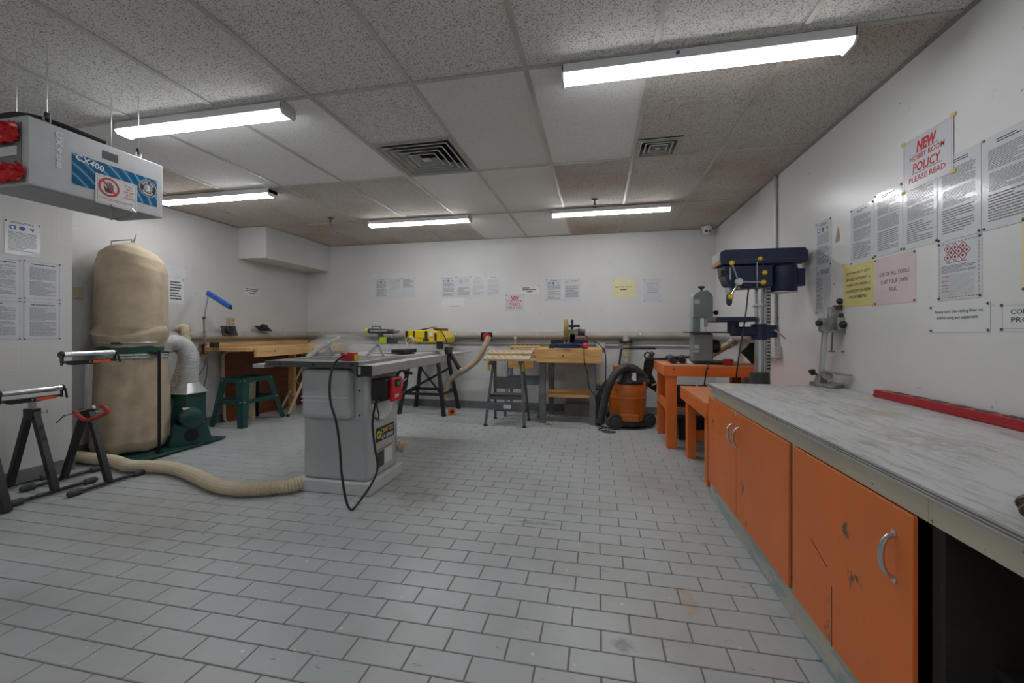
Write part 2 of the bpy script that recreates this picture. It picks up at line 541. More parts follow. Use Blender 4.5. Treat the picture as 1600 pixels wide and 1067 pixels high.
def view_depth(x, y):
    cx, sx = math.cos(.2043), math.sin(.2043)
    d = -x*sx+y*cx
    if d < .05: return None
    px = 800+646.95*(x*cx+y*sx)/d; py = 516.77+646.95*1.1/d
    return d if -60 < px < 1660 and py < 1110 else None
seen = [(view_depth(x+TP/2, y+TR/2), x, y) for x, y in full]
near = sorted(t for t in seen if t[0] is not None and t[1] < .70)[:300]
keys = {(round(t[1],4), round(t[2],4)) for t in near}
for x, y in full:
    if (round(x,4), round(y,4)) in keys:
        o = bpy.data.objects.new('tile', tile_mesh); COL.objects.link(o); o.parent = floor
        o.location = (x, y, random.uniform(-.0006, .0))
    else:
        dz = random.uniform(-.0006, .0)
        rest.add([(p[0]+x, p[1]+y, p[2]+dz) for p in tv], tf)
part('tile_field', rest, M_TILE, floor, smooth=0, kind='stuff')

# ------------------------------------------------------------------ suspended ceiling
def mat_ctile(name, base, dark, thr, scale, rough=.9, stain=0.0):
    m, nt, b, N, L = nodes_of(name)
    pos = N('ShaderNodeNewGeometry').outputs['Position']
    n1 = N('ShaderNodeTexNoise'); n1.inputs['Scale'].default_value = scale; n1.inputs['Detail'].default_value = 2
    n1.inputs['Roughness'].default_value = .6; L(pos, n1.inputs['Vector'])
    r1 = N('ShaderNodeValToRGB')
    r1.color_ramp.elements[0].position = thr; r1.color_ramp.elements[1].position = thr+.05
    r1.color_ramp.elements[0].color = C4(dark); r1.color_ramp.elements[1].color = C4(base)
    L(n1.outputs['Fac'], r1.inputs[0])
    n2 = N('ShaderNodeTexNoise'); n2.inputs['Scale'].default_value = 1.2; n2.inputs['Detail'].default_value = 5
    L(pos, n2.inputs['Vector'])
    r2 = N('ShaderNodeValToRGB')
    r2.color_ramp.elements[0].position = .45; r2.color_ramp.elements[1].position = .75
    r2.color_ramp.elements[0].color = (0,0,0,1); r2.color_ramp.elements[1].color = (stain,stain,stain,1)
    L(n2.outputs['Fac'], r2.inputs[0])
    mx = N('ShaderNodeMix'); mx.data_type = 'RGBA'; mx.blend_type = 'MULTIPLY'
    L(r2.outputs[0], mx.inputs[0]); L(r1.outputs[0], mx.inputs[6]); mx.inputs[7].default_value = (.70, .60, .50, 1)
    L(mx.outputs[2], b.inputs['Base Color'])
    b.inputs['Roughness'].default_value = rough
    bp = N('ShaderNodeBump'); bp.inputs['Strength'].default_value = .5; bp.inputs['Distance'].default_value = .004
    L(n1.outputs['Fac'], bp.inputs['Height']); L(bp.outputs[0], b.inputs['Normal'])
    MATS[name] = m
    return m
CT = {'o': mat_ctile('ceiling_tile_old', (.76,.745,.715), (.36,.35,.335), .41, 150, stain=.25),
      't': mat_ctile('ceiling_tile_tan', (.60,.56,.51), (.31,.275,.245), .41, 150, stain=.9),
      'n': mat_ctile('ceiling_tile_new', (.82,.815,.81), (.60,.59,.58), .36, 140, stain=.05),
      'm': mat_ctile('ceiling_tile_mid', (.78,.765,.74), (.50,.48,.46), .375, 200, stain=.3)}
M_TEE = mat('tee_bar_paint', (.50, .485, .43), rough=.45, noise=.2, nscale=3, world_pos=True)
ceiling = struct('ceiling', MB().box(XL-.1, YF-.1, ZC+.06, XR+.1, YB+.1, ZC+.14), mat('plenum', (.05,.05,.05), rough=.9))
xs = [XL] + [GX+i*U for i in range(-5, 4)] + [XR]
ys = [YF] + [GY+j*2*U for j in range(-2, 3)] + [YB]
RISE = .006
# columns run left to right between xs; the tile types follow what each bay of the photo shows
ROWK = ['oooooooooo', 'oooooooooo', 'oooooooooo', 'ttnnnomntt', 'tttttmmttt', 'tttttnnttt']
for j in range(len(ys)-1):
    for i in range(len(xs)-1):
        xa, xb, ya, yb = xs[i], xs[i+1], ys[j], ys[j+1]
        if xb < XL2 and yb <= YL2+.1: continue
        k = ROWK[j][i]
        segs = [(xa, xb, ya, yb)]
        if j == 3 and abs(xa-(GX-U)) < .01: segs = [(xa, xb, ya, yb-U)]                       # large diffuser fills the rest
        if j == 3 and abs(xa-(GX+2*U)) < .01: segs = [(xa, xb, ya, yb-U/2), (xa+U/2, xb, yb-U/2, yb)]
        for (a, b_, c, d) in segs:
            part('ceiling_tile', MB().box(a+.002, c+.002, ZC+RISE, b_-.002, d-.002, ZC+RISE+.016), CT[k], ceiling, smooth=0)
for x in xs[1:-1]:
    part('tee_bar', MB().box(x-.012, YF, ZC, x+.012, YB, ZC+.0045).box(x-.002, YF, ZC+.0045, x+.002, YB, ZC+.03), M_TEE, ceiling, smooth=0)
for y in ys[1:-1]:
    for i in range(len(xs)-1):
        xa, xb = xs[i]+.012, xs[i+1]-.012
        if i == 0: xa = XL if y > YL2 else XL2
        if i == len(xs)-2: xb = XR
        if xb <= xa: continue
        part('cross_tee', MB().box(xa, y-.012, ZC+.0005, xb, y+.012, ZC+.0045), M_TEE, ceiling, smooth=0)
part('cross_tee', MB().box(GX-U+.012, GY+U-.012, ZC+.0005, GX-.012, GY+U+.012, ZC+.0045), M_TEE, ceiling, smooth=0)
M_ANG = mat('wall_angle_paint', (.30, .29, .26), rough=.5, noise=.2, nscale=3, world_pos=True)
for nm, bx in (('wall_angle', (XL, YB-.022, XR, YB)), ('wall_angle', (XR-.022, YF, XR, YB-.022)),
               ('wall_angle', (XL, YL2, XL+.022, 4.42)), ('wall_angle', (-4.04, 4.42, -4.018, YB-.022)),
               ('wall_angle', (XL+.022, 4.398, -4.018, 4.42)), ('wall_angle', (XL2, YF, XL2+.022, YL2))):
    part(nm, MB().box(bx[0], bx[1], ZC-.001, bx[2], bx[3], ZC+.0045), M_ANG, ceiling, smooth=0)

# ------------------------------------------------------------------ LED wraparound lights (the room's only light)
M_LENS = mat_emit('led_lens', (.97, .985, 1.0), LAMP_STRENGTH)
M_LENS_LOW = mat_emit('led_lens_low', (.97, .985, 1.0), LAMP_STRENGTH*.8)  # lower output, set only to balance the near end
M_LENS_HIGH = mat_emit('led_lens_high', (.97, .985, 1.0), LAMP_STRENGTH*1.35)  # higher output, set only to brighten the back of the room
M_FIX = mat('light_housing_white', (.72, .73, .74), rough=.35, noise=.04)
M_BADGE = mat('badge_blue', '#3a4fa0', rough=.4)
def light(x0, x1, y, label, lens):
    t = thing('ceiling_light', label, 'light', ((x0+x1)/2, y, ZC), group='white tube lights on the ceiling')
    z = ZC
    b0, b1 = .058, .046      # half widths
    housing = MB().prism([(x0, y-b0, z-.0005), (x0, y+b0, z-.0005), (x0, y+b0, z-.042), (x0, y-b0, z-.042)], (x1-x0, 0, 0))
    part('housing', housing, M_FIX, t, bevel=.003)
    sec = []
    for k in range(13):
        a = PI*k/12
        sec.append((x0+.012, y+b1*math.cos(a), z-.0425-.024*math.sin(a)**.7))
    part('lens', MB().prism(sec, (x1-x0-.024, 0, 0)), lens, t, smooth=50)
    for xe, s in ((x0, 1), (x1, -1)):
        cap = [(xe, y-b0, z-.004), (xe, y+b0, z-.004), (xe, y+b0, z-.050), (xe, y+b0*.75, z-.068), (xe, y-b0*.75, z-.068), (xe, y-b0, z-.050)]
        part('end_cap', MB().prism(cap, (s*.0115, 0, 0)), M_FIX, t, bevel=.002)
    return t
lt = light(-.175, 1.085, GY+.052, 'nearest and longest-looking tube light, above the counter side of the room', M_LENS_LOW)
part('badge', MB().cyl((.36, GY-.0102, ZC-.02), (.36, GY-.0112, ZC-.02), .009, n=16), M_BADGE, lt)
light(-2.955, -1.745, GY+.052, 'tube light beside the hanging air filter unit', M_LENS_LOW)
light(-4.165, -2.925, GY+2*U+.04, 'tube light near the left wall above the wooden workbench', M_LENS)
light(-2.66, -1.41, GY+4*U+.03, 'tube light near the back wall, left of the sprinkler above the miter saw', M_LENS_HIGH)
light(-.49, .735, GY+4*U+.03, 'tube light near the back wall nearest the security camera', M_LENS_HIGH)
light(-2.75, -1.52, YF+.55, 'added unseen tube light behind the viewpoint, left of two', M_LENS)  # added out of view to brighten faces turned towards the camera
light(-.52, .70, YF+.55, 'added unseen tube light behind the viewpoint, right of two', M_LENS)  # second added light, also out of view, for the saw front

# ------------------------------------------------------------------ air diffusers
M_VENT = mat('diffuser_paint', (.40, .40, .36), rough=.45, noise=.15, nscale=8)
M_DARK = mat('duct_dark', (.012, .012, .013), rough=.8)
def diffuser(x0, y0, s, label, n):
    t = thing('air_diffuser', label, 'vent', (x0+s/2, y0+s/2, ZC), group='ceiling air diffusers')
    cx, cy = x0+s/2, y0+s/2
    def loop(h0, z0, h1, z1):
        mb = MB()
        for (sx, sy), (tx, ty) in (((-1,-1),(1,-1)), ((1,-1),(1,1)), ((1,1),(-1,1)), ((-1,1),(-1,-1))):
            mb.add([(cx+sx*h0, cy+sy*h0, z0), (cx+tx*h0, cy+ty*h0, z0), (cx+tx*h1, cy+ty*h1, z1), (cx+sx*h1, cy+sy*h1, z1)], [(0,1,2,3)])
        return mb
    part('outer_frame', loop(s/2-.006, ZC-.001, s/2-.03, ZC+.0).add([], []), M_VENT, t, smooth=0, solid=.003)
    part('outer_cone', loop(s/2-.03, ZC+.0, s/2*.70, ZC+.05), M_VENT, t, smooth=0, solid=.002)
    for k in range(n):
        h1 = s/2*(.80-.64*k/n); h0 = h1-s/2*.12
        part('louver_cone', loop(h1, ZC-.004, h0, ZC+.035), M_VENT, t, smooth=0, solid=.002)
        part('louver_lip', loop(h1+.006, ZC-.006, h1-.004, ZC-.004), M_VENT, t, smooth=0, solid=.002)
    part('centre_plate', MB().box(cx-s*.05, cy-s*.05, ZC-.006, cx+s*.05, cy+s*.05, ZC-.003), M_VENT, t, smooth=0)
    part('duct_neck', MB().cyl((cx, cy, ZC+.052), (cx, cy, ZC+.0595), s*.33, n=24), M_DARK, t)
    return t
diffuser(GX-U, GY+U, U, 'large square air diffuser in the middle of the ceiling', 4)
diffuser(GX+2*U+.006, GY+2*U-U/2-.006, U/2, 'small square air diffuser nearer the right wall', 3)

# ------------------------------------------------------------------ sprinklers, security camera
M_BRASS = mat('sprinkler_metal', (.14, .12, .10), rough=.4, metal=.7)
def sprinkler(x, y, label):
    t = thing('sprinkler_head', label, 'sprinkler', (x, y, ZC), group='fire sprinklers')
    part('escutcheon', MB().lathe([(.034,0),(.03,-.006),(.012,-.010)], (x,y,ZC)), M_BRASS, t)
    part('stem', MB().cyl((x,y,ZC-.008), (x,y,ZC-.05), .009, n=10), M_BRASS, t)
    part('frame_arms', MB().tube([(x-.008,y,ZC-.05),(x-.014,y,ZC-.062),(x,y,ZC-.076)], .003, 6).tube([(x+.008,y,ZC-.05),(x+.014,y,ZC-.062),(x,y,ZC-.076)], .003, 6), M_BRASS, t)
    part('deflector', MB().cyl((x,y,ZC-.076), (x,y,ZC-.079), .015, n=14), M_BRASS, t)
sprinkler(*(-3.019, 4.253), 'sprinkler head between the two left-hand back lights')
sprinkler(*(-0.031, 4.182), 'sprinkler head just in front of the back right tube light')
M_CAMW = mat('camera_shell_white', (.72,.72,.72), rough=.3, noise=.03)
M_BLK = mat('black_plastic', (.018,.018,.02), rough=.4, noise=.2)
x, y = 1.33, 5.55
t = thing('security_camera', 'white dome security camera in the right rear ceiling corner', 'camera', (x, y, ZC))
part('base', MB().lathe([(.062,0),(.062,-.02),(.052,-.03)], (x,y,ZC-.0015)), M_CAMW, t)
part('ball', MB().sphere((x,y,ZC-.05), .05), M_CAMW, t)
part('lens', MB().cyl((x-.012,y-.040,ZC-.062), (x-.017,y-.054,ZC-.066), .017, n=16), M_BLK, t)
part('sensor', MB().cyl((x+.022,y-.036,ZC-.062), (x+.026,y-.048,ZC-.066), .009, n=12), M_BLK, t)

# ================================================================== PAPERS ON THE WALLS
M_PAPER = mat('paper_white', (.59,.61,.65), rough=.22, noise=.04, nscale=5, bump=.12, bscale=7, coat=.4)
M_PAPER_MATT = mat('paper_matt', (.66,.67,.68), rough=.6, noise=.03)
M_YEL = mat('paper_yellow', (.68,.60,.24), rough=.5, noise=.06, nscale=5, bump=.15, bscale=9)
M_YEL2 = mat('paper_pale_yellow', (.72,.66,.36), rough=.45, noise=.05, nscale=5)
M_PINK = mat('paper_pink', (.66,.54,.55), rough=.35, noise=.06, nscale=5, bump=.15, bscale=9)
M_SLEEVE = mat('plastic_sleeve', (.62,.64,.67), rough=.15, noise=.03, bump=.35, bscale=14)
INK = {'k': mat('ink_black', (.05,.05,.055), rough=.6, noise=0), 'g': mat('ink_grey', (.19,.19,.20), rough=.6, noise=0),
       'lg': mat('ink_light_grey', (.42,.42,.43), rough=.6, noise=0),
       'r': mat('ink_red', (.52,.03,.04), rough=.55, noise=0), 'b': mat('ink_blue', (.04,.10,.38), rough=.55, noise=0),
       'y': mat('tape_yellow', (.62,.50,.06), rough=.5, noise=.05), 'p': mat('ink_pink', (.55,.25,.27), rough=.6, noise=0),
       'w': mat('ink_white', (.78,.78,.78), rough=.5, noise=0), 'br': mat('ink_brown', (.36,.22,.16), rough=.6, noise=0)}
M_PIN = mat('pin_metal', (.13,.12,.11), rough=.35, metal=.6)

def wall_frame(wall, a0, z0):
    if wall == 'R': return frame((XR, a0, z0), (0,-1,0), (0,0,1))
    if wall == 'B': return frame((a0, YB, z0), (1,0,0), (0,0,1))
    if wall == 'L': return frame((XL, a0, z0), (0,1,0), (0,0,1))
    return frame((XL2, a0, z0), (0,1,0), (0,0,1))

def poster(label, wall, a0, a1, z0, z1, items=(), sheet=M_PAPER, pins='4', tilt=0.0, group=None, off=.0006, name='notice', thick=.0012):
    w, hgt = abs(a1-a0), z1-z0
    F = wall_frame(wall, a0, z0)
    F = F @ Matrix.Translation((w/2, hgt/2, 0)) @ Matrix.Rotation(tilt, 4, 'Z') @ Matrix.Translation((-w/2, -hgt/2, 0))
    c = F @ Vector((w/2, 0, 0))
    t = thing(name, label, 'notice', c, group=group)
    def bx(mb, u0, v0, u1, v1, n0, n1):
        q = MB().box(u0, v0, n0, u1, v1, n1)
        return mb.add([F @ p for p in q.v], q.f)
    part('sheet', bx(MB(), 0, 0, w, hgt, off, off+thick), sheet, t, smooth=0)
    n0 = off+thick+.0001; n1 = n0+.0002
    inks = {}
    rnd = random.Random(int(a0*1000)+int(z0*777))
    def ink(k): return inks.setdefault(k, MB())
    for it in items:
        k = it[0]
        if k == 'para':       # u0,u1,vtop,vbot,lines,colour,(fill)
            _, u0, u1, vt, vb, nl, col = it[:7]
            fill = it[7] if len(it) > 7 else .45
            step = (vb-vt)/nl
            for i in range(nl):
                top = hgt*(1-(vt+i*step)); bot = top-hgt*step*fill
                u = u0*w; end = w*(u1 if rnd.random() < .7 else u0+(u1-u0)*rnd.uniform(.45,.95))
                while u < end-.004:
                    e = min(end, u+w*rnd.uniform(.06,.20))
                    bx(ink(col), u, bot, e, top, n0, n1); u = e+w*.012
        elif k == 'text':     # str,u,v,height,width,colour,bold
            _, s, u, v, hh, ww, col, bold = it[:8]
            sh = it[8] if len(it) > 8 else 0
            text(t, s, F @ Matrix.Translation((u*w, (1-v)*hgt, n1+.0001)), INK[col], height=hh, width=ww, bold=bold, shear=sh)
        elif k == 'bar':
            _, u0, v0, u1, v1, col = it
            bx(ink(col), u0*w, (1-v1)*hgt, u1*w, (1-v0)*hgt, n0, n1)
        elif k == 'line':     # border lines
            _, ins, lw, col = it
            for (p0, q0, p1, q1) in ((ins,ins,w-ins,ins+lw), (ins,hgt-ins-lw,w-ins,hgt-ins), (ins,ins,ins+lw,hgt-ins), (w-ins-lw,ins,w-ins,hgt-ins)):
                bx(ink(col), p0, q0, p1, q1, n0, n1)
        elif k == 'dash':
            _, ins, lw, col, dl = it
            u = ins
            while u < w-ins-dl*.5:
                e = min(u+dl, w-ins)
                bx(ink(col), u, ins, e, ins+lw, n0, n1); bx(ink(col), u, hgt-ins-lw, e, hgt-ins, n0, n1); u += dl*1.8
            v = ins
            while v < hgt-ins-dl*.5:
                e = min(v+dl, hgt-ins)
                bx(ink(col), ins, v, ins+lw, e, n0, n1); bx(ink(col), w-ins-lw, v, w-ins, e, n0, n1); v += dl*1.8
        elif k == 'icons':    # the three safety pictograms
            _, v, r = it
            for j, u in enumerate((.22, .48, .76)):
                ce = (u*w, (1-v)*hgt)
                if j == 0:
                    bx(ink('b'), ce[0]-r, ce[1]-r*.8, ce[0]+r, ce[1]+r*.8, n0, n1)
                    q = MB().cyl((ce[0],ce[1],n1), (ce[0],ce[1],n1+.0002), r*.5, n=14)
                    ink('w').add([F @ p for p in q.v], q.f)
                elif j == 1:
                    q = MB().cyl((ce[0],ce[1],n0), (ce[0],ce[1],n1), r*.95, n=18)
                    ink('b').add([F @ p for p in q.v], q.f)
                else:
                    for (dx, dy, ex, ey) in ((-.7,.6,.0,-.1), (.6,.5,.0,-.1), (.0,-.1,.5,-.7)):
                        q = MB().beam((ce[0]+dx*r,ce[1]+dy*r,n0), (ce[0]+ex*r,ce[1]+ey*r,n0), r*.45, .0003)
                        ink('k').add([F @ p for p in q.v], q.f)
        elif k == 'disc':
            _, u, v, r, col = it
            q = MB().cyl((u*w,(1-v)*hgt,n0), (u*w,(1-v)*hgt,n1), r, n=18)
            ink(col).add([F @ p for p in q.v], q.f)
        elif k == 'diamonds':  # hazard pictogram diamonds
            _, u, v, r = it
            for i in range(3):
                for j in range(3):
                    cx = u*w+(i-1)*r*1.05+(j-1)*r*.0+(.5*r if j == 1 else 0)-.2*r; cy_ = (1-v)*hgt+(1-j)*r*.55
                    if (i, j) == (2, 1): cx += 0
                    ring_ = [(cx+r*.5,cy_),(cx,cy_+r*.5),(cx-r*.5,cy_),(cx,cy_-r*.5)]
                    for a in range(4):
                        p, q_ = ring_[a], ring_[(a+1)%4]
                        q = MB().beam((p[0],p[1],n0), (q_[0],q_[1],n0), r*.09, .0003)
                        ink('r').add([F @ x for x in q.v], q.f)
                    q = MB().cyl((cx,cy_,n0), (cx,cy_,n1), r*.16, n=8)
                    ink('k').add([F @ x for x in q.v], q.f)
        elif k == 'tape':     # yellow corner tapes
            for (u, v) in ((0,0),(w,0),(0,hgt),(w,hgt)):
                part('corner_tape', bx(MB(), u-.013, v-.007, u+.013, v+.007, n0, n1+.0003), INK['y'], t, smooth=0)
    for col, mb in inks.items(): part('print', mb, INK[col], t, smooth=0, kind='stuff')
    if pins:
        e = .008
        spots = {'4': ((e,e),(w-e,e),(e,hgt-e),(w-e,hgt-e)), '2': ((e,hgt-e),(w-e,hgt-e)), '1': ((w-e,hgt-e),), 'B': ((e,e),(w-e,e))}[pins]
        for (u, v) in spots:
            q = MB().lathe([(.0055,0),(.005,.003),(.002,.0045)], (u,v,off+thick), (0,0,1), 10)
            part('push_pin', MB().add([F @ p for p in q.v], q.f), M_PIN, t)
    return t

def page(nl=30, col='g', head=True, icons=False):
    it = []
    if head: it.append(('para', .28, .72, .06, .11, 2, 'k'))
    if icons: it += [('icons', .19, .016)]
    a = .28 if icons else .15
    it += [('para', .12, .88, a, a+.22, nl//3, col), ('para', .14, .88, a+.25, a+.45, nl//3, col), ('para', .12, .86, min(.78,a+.48), .93, nl//4, col)]
    return it

NEW = [('text','NEW',.5,.20,.052,.12,'r',.05,.2), ('text','HOBBY ROOM',.5,.40,.026,.205,'r',.015,.1),
       ('text','POLICY',.5,.60,.042,.165,'r',.02,.1), ('text','PLEASE READ',.5,.82,.026,.215,'r',.015,.0),
       ('bar',.28,.305,.74,.315,'k'), ('bar',.20,.705,.80,.715,'k'), ('line',.008,.0015,'p')]
# ---- right wall (listed from far to near)
poster('white notice with three blue pictograms, upper of the two pages behind the small drill stand', 'R', 3.225, 3.03, 1.525, 1.835, page(26,'g',icons=True), pins='4')
poster('white two-column notice, lower of the two pages behind the small drill stand', 'R', 3.225, 3.03, 1.215, 1.520,
       [('para',.32,.85,.05,.15,3,'k'), ('bar',.14,.05,.18,.14,'k'), ('para',.06,.46,.2,.9,24,'g'), ('para',.54,.94,.2,.8,20,'lg')], pins='B')
ROWL = ['policy page at the far end of the long row, above the yellow paper', 'policy page second from the far end, above the pink paper',
        'policy page just below the red NEW HOBBY ROOM POLICY sign', 'policy page directly above the hazard-diamond poster', 'policy page cut by the right picture edge, nearest of the long row']
for q, (a, z0, z1) in enumerate(((2.822,1.489,1.815), (2.606,1.497,1.835), (2.388,1.494,1.825), (2.178,1.488,1.843), (1.960,1.487,1.845))):
    poster('white laminated '+ROWL[q], 'R', a, a-.213, z0, z1, page(40,'g'), pins='B' if q in (2, 3) else '4', sheet=M_SLEEVE)
poster('large red-lettered NEW HOBBY ROOM POLICY sign with yellow taped corners on the right wall', 'R', 2.385, 2.092, 1.775, 2.015, NEW+[('tape',)], pins=None, off=.0025)
poster('bright yellow paper about projects left behind, beside the pink paper', 'R', 2.895, 2.612, 1.242, 1.50,
       [('text',s,.5,.24+.135*i,.017,ww,'k',.012) for i,(s,ww) in enumerate((('ANY PROJECT LEFT',.225),('BEHIND WITHOUT A',.225),('COMPLETED PROJECT',.225),('IDENTIFICATION FORM',.225),('WILL BE REMOVED',.165)))]+[('tape',)],
       sheet=M_YEL, pins=None, off=.0004)
poster('pale pink paper reading use of all tools is at your own risk', 'R', 2.604, 2.306, 1.238, 1.485,
       [('text','USE OF ALL TOOLS',.5,.36,.020,.215,'k',.006),('text','IS AT YOUR OWN',.5,.53,.020,.19,'k',.006),('text','RISK',.48,.69,.020,.055,'k',.006)], sheet=M_PINK)
poster('white poster with red hazard diamonds and dashed border', 'R', 2.178, 1.962, 1.232, 1.485,
       [('dash',.010,.0022,'k',.009), ('dash',.0102,.0012,'r',.014), ('diamonds',.46,.21,.036), ('text','Health & Safety Basics',.46,.375,.008,.10,'k',.01),
        ('para',.10,.88,.42,.55,6,'g'), ('para',.10,.84,.58,.94,14,'lg'), ('bar',.10,.60,.28,.607,'r'), ('bar',.10,.675,.28,.682,'r'), ('bar',.10,.75,.28,.757,'r'), ('bar',.10,.80,.28,.807,'r'), ('bar',.10,.85,.28,.857,'r')])
poster('white notice asking to turn the ceiling filter on', 'R', 2.222, 1.927, 1.094, 1.213,
       [('text','Please turn the ceiling filter on',.5,.27,.0175,.235,'k',.012),('text','before using any equipment.',.49,.49,.0175,.205,'k',.012)], sheet=M_PAPER_MATT, tilt=.01)
poster('white notice on contractors cut off by the right picture edge', 'R', 1.888, 1.60, 1.097, 1.203,
       [('line',.010,.001,'g'),('text','CONTRACTORS',.52,.32,.018,.215,'k',.015),('text','PROHIBITED',.5,.60,.018,.20,'k',.015)], sheet=M_PAPER_MATT)
poster('yellow paper at the right picture edge above the contractors notice', 'R', 1.806, 1.56, 1.24, 1.50, [('para',.15,.85,.3,.6,4,'k')], sheet=M_YEL2)
# ---- back wall
B3 = ['left sheet, with blue pictograms', 'middle sheet, plain text', 'right sheet, text in its upper half']
for i in range(3):
    poster('back wall group of three papers, '+B3[i], 'B', -3.281+.2185*i, -3.281+.2185*i+.212, 1.59, 1.885-.004*i,
           page(18,'g',icons=True) if i == 0 else ([('para',.15,.45,.1,.2,3,'lg'),('para',.55,.9,.1,.18,2,'g')]+page(16,'lg',head=False)[0:2] if i == 1 else [('para',.1,.85,.08,.5,9,'g')]), pins='2')
B4 = ['first from the left, with blue pictograms', 'second from the left, with a grey round emblem', 'third from the left, crinkled', 'last on the right, crinkled']
for i in range(4):
    it = page(18,'g',icons=True) if i == 0 else ([('disc',.32,.24,.03,'lg'),('para',.6,.9,.15,.3,3,'lg'),('para',.1,.9,.5,.9,9,'g')] if i == 1 else page(20,'lg'))
    poster('back wall group of four papers, '+B4[i], 'B', -2.221+.2225*i, -2.221+.2225*i+.217, 1.578, 1.877, it, sheet=M_SLEEVE if i > 1 else M_PAPER, pins='2')
poster('blank white half page under the group of four papers', 'B', -2.225, -1.88, 1.447, 1.574, [('bar',.35,.92,.85,.97,'br')], sheet=M_PAPER_MATT, pins=None)
poster('small red-lettered NEW HOBBY ROOM POLICY sign on the back wall', 'B', -1.272, -1.002, 1.383, 1.605, NEW[:6]+[('line',.004,.0015,'g')], pins='4')
poster('small white three-line notice above the small red policy sign', 'B', -1.055, -.795, 1.608, 1.728,
       [('para',.10,.90,.22,.62,2,'k',.5),('para',.36,.64,.66,.80,1,'k',.8)], sheet=M_PAPER_MATT, pins='2')
poster('left of the pair of papers right of the small policy sign, with pictograms', 'B', -.705, -.478, 1.507, 1.81, page(18,'g',icons=True), pins='4')
poster('right of the pair of papers right of the small policy sign', 'B', -.455, -.235, 1.507, 1.81, [('para',.1,.3,.1,.25,3,'lg'),('para',.45,.85,.1,.14,1,'k'),('para',.1,.88,.33,.85,11,'g')], pins='4')
poster('pale yellow paper on the back wall', 'B', .195, .487, 1.548, 1.778, [('text','KEEP THE TOOLS',.48,.42,.018,.22,'k',.012),('para',.34,.62,.54,.61,1,'k',.9)], sheet=M_YEL2, pins='2')
poster('white paper nearest the right corner on the back wall', 'B', .590, .803, 1.48, 1.778, [('para',.18,.8,.18,.66,6,'g',.3)], sheet=M_PAPER, pins='4')
# ---- left walls
poster('white seven-line notice half hidden by the cloth dust bag', 'L', 3.50, 3.712, 1.395, 1.66,
       [('para',.30,.85,.12,.90,7,'k',.5)], sheet=M_PAPER_MATT, pins='1')
poster('empty clear plastic sleeve above the notice by the dust bag', 'L', 3.50, 3.735, 1.665, 1.795, [], sheet=M_SLEEVE, pins='1')
poster('small white three-line notice on the left wall below the soffit', 'L', 4.49, 4.755, 1.56, 1.672,
       [('para',.12,.88,.20,.62,2,'k',.5),('para',.36,.66,.66,.80,1,'k',.8)], sheet=M_PAPER_MATT, pins='2')
poster('white laminated notice with blue pictograms above the four bordered pages', 'N', 2.117, 2.31, 1.643, 1.885, [('para',.15,.8,.03,.09,2,'k'),('icons',.2,.017),('para',.1,.88,.33,.9,14,'g')], sheet=M_SLEEVE, pins='2')
poster('plain white strip notice hung under the air filter near the left picture edge', 'N', 2.113, 2.30, 2.045, 2.11, [('para',.1,.9,.3,.6,1,'k')], sheet=M_PAPER_MATT, pins=None)
for (a0,a1,z0,z1,lb) in ((1.995,2.205,1.325,1.612,'upper left'),(2.215,2.430,1.330,1.616,'upper right'),(1.995,2.205,1.034,1.317,'lower left'),(2.215,2.430,1.031,1.318,'lower right')):
    poster('dashed-border text page, '+lb+' of the four on the near left wall', 'N', a0, a1, z0, z1,
           [('dash',.008,.002,'k',.008), ('para',.2,.85,.08,.13,1,'k'), ('para',.16,.86,.16,.5,18,'g'), ('para',.16,.86,.53,.9,18,'g')], pins='4')

# ================================================================== LEFT SIDE
# ---- hanging air filter unit
M_GREYP = mat('unit_grey', (.52,.54,.56), rough=.38, noise=.05)
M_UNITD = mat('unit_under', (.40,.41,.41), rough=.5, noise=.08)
M_RED = mat('red_plastic', (.50,.02,.025), rough=.35, noise=.1)
M_TAPE = mat('red_tape', (.62,.015,.02), rough=.22, noise=.2, nscale=30)
M_STEEL = mat('steel', (.50,.51,.52), rough=.3, metal=.85, noise=.1)
def mat_swirl():
    m, nt, b, N, L = nodes_of('blue_swirl_print')
    pos = N('ShaderNodeTexCoord').outputs['Object']
    mp = N('ShaderNodeMapping'); mp.inputs['Location'].default_value = (0, .30, .16); L(pos, mp.inputs[0])
    wv = N('ShaderNodeTexWave'); wv.wave_type = 'RINGS'; wv.rings_direction = 'X'
    wv.inputs['Scale'].default_value = 7.5; wv.inputs['Distortion'].default_value = 1.5; wv.inputs['Detail'].default_value = 1
    wv.inputs['Detail Scale'].default_value = .6
    L(mp.outputs[0], wv.inputs['Vector'])
    rp = N('ShaderNodeValToRGB')
    rp.color_ramp.elements[0].position = .0; rp.color_ramp.elements[1].position = 1.0
    rp.color_ramp.elements[0].color = (.006,.095,.23,1); rp.color_ramp.elements[1].color = (.22,.50,.66,1)
    e = rp.color_ramp.elements.new(.90); e.color = (.01,.15,.33,1)
    L(wv.outputs['Fac'], rp.inputs[0]); L(rp.outputs[0], b.inputs['Base Color'])
    b.inputs['Roughness'].default_value = .25
    return m
M_SWIRL = mat_swirl()
ux, uy0, uy1, uz0, uz1, ux0 = -2.41, 1.325, 1.895, 1.735, 2.033, -2.72
unit = thing('air_filter_unit', 'grey box air filter hung from the ceiling with a blue swirl panel', 'air filter', ((ux+ux0)/2, (uy0+uy1)/2, uz0))
part('body', MB().box(ux0, uy0, uz0, ux, uy1, uz1), M_GREYP, unit, bevel=.006)
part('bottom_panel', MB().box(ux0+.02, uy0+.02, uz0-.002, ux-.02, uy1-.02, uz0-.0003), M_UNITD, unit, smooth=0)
part('display_window', MB().box(ux-.001, uy0+.275, uz1-.075, ux+.001, uy0+.345, uz1-.035), M_BLK, unit, smooth=0)
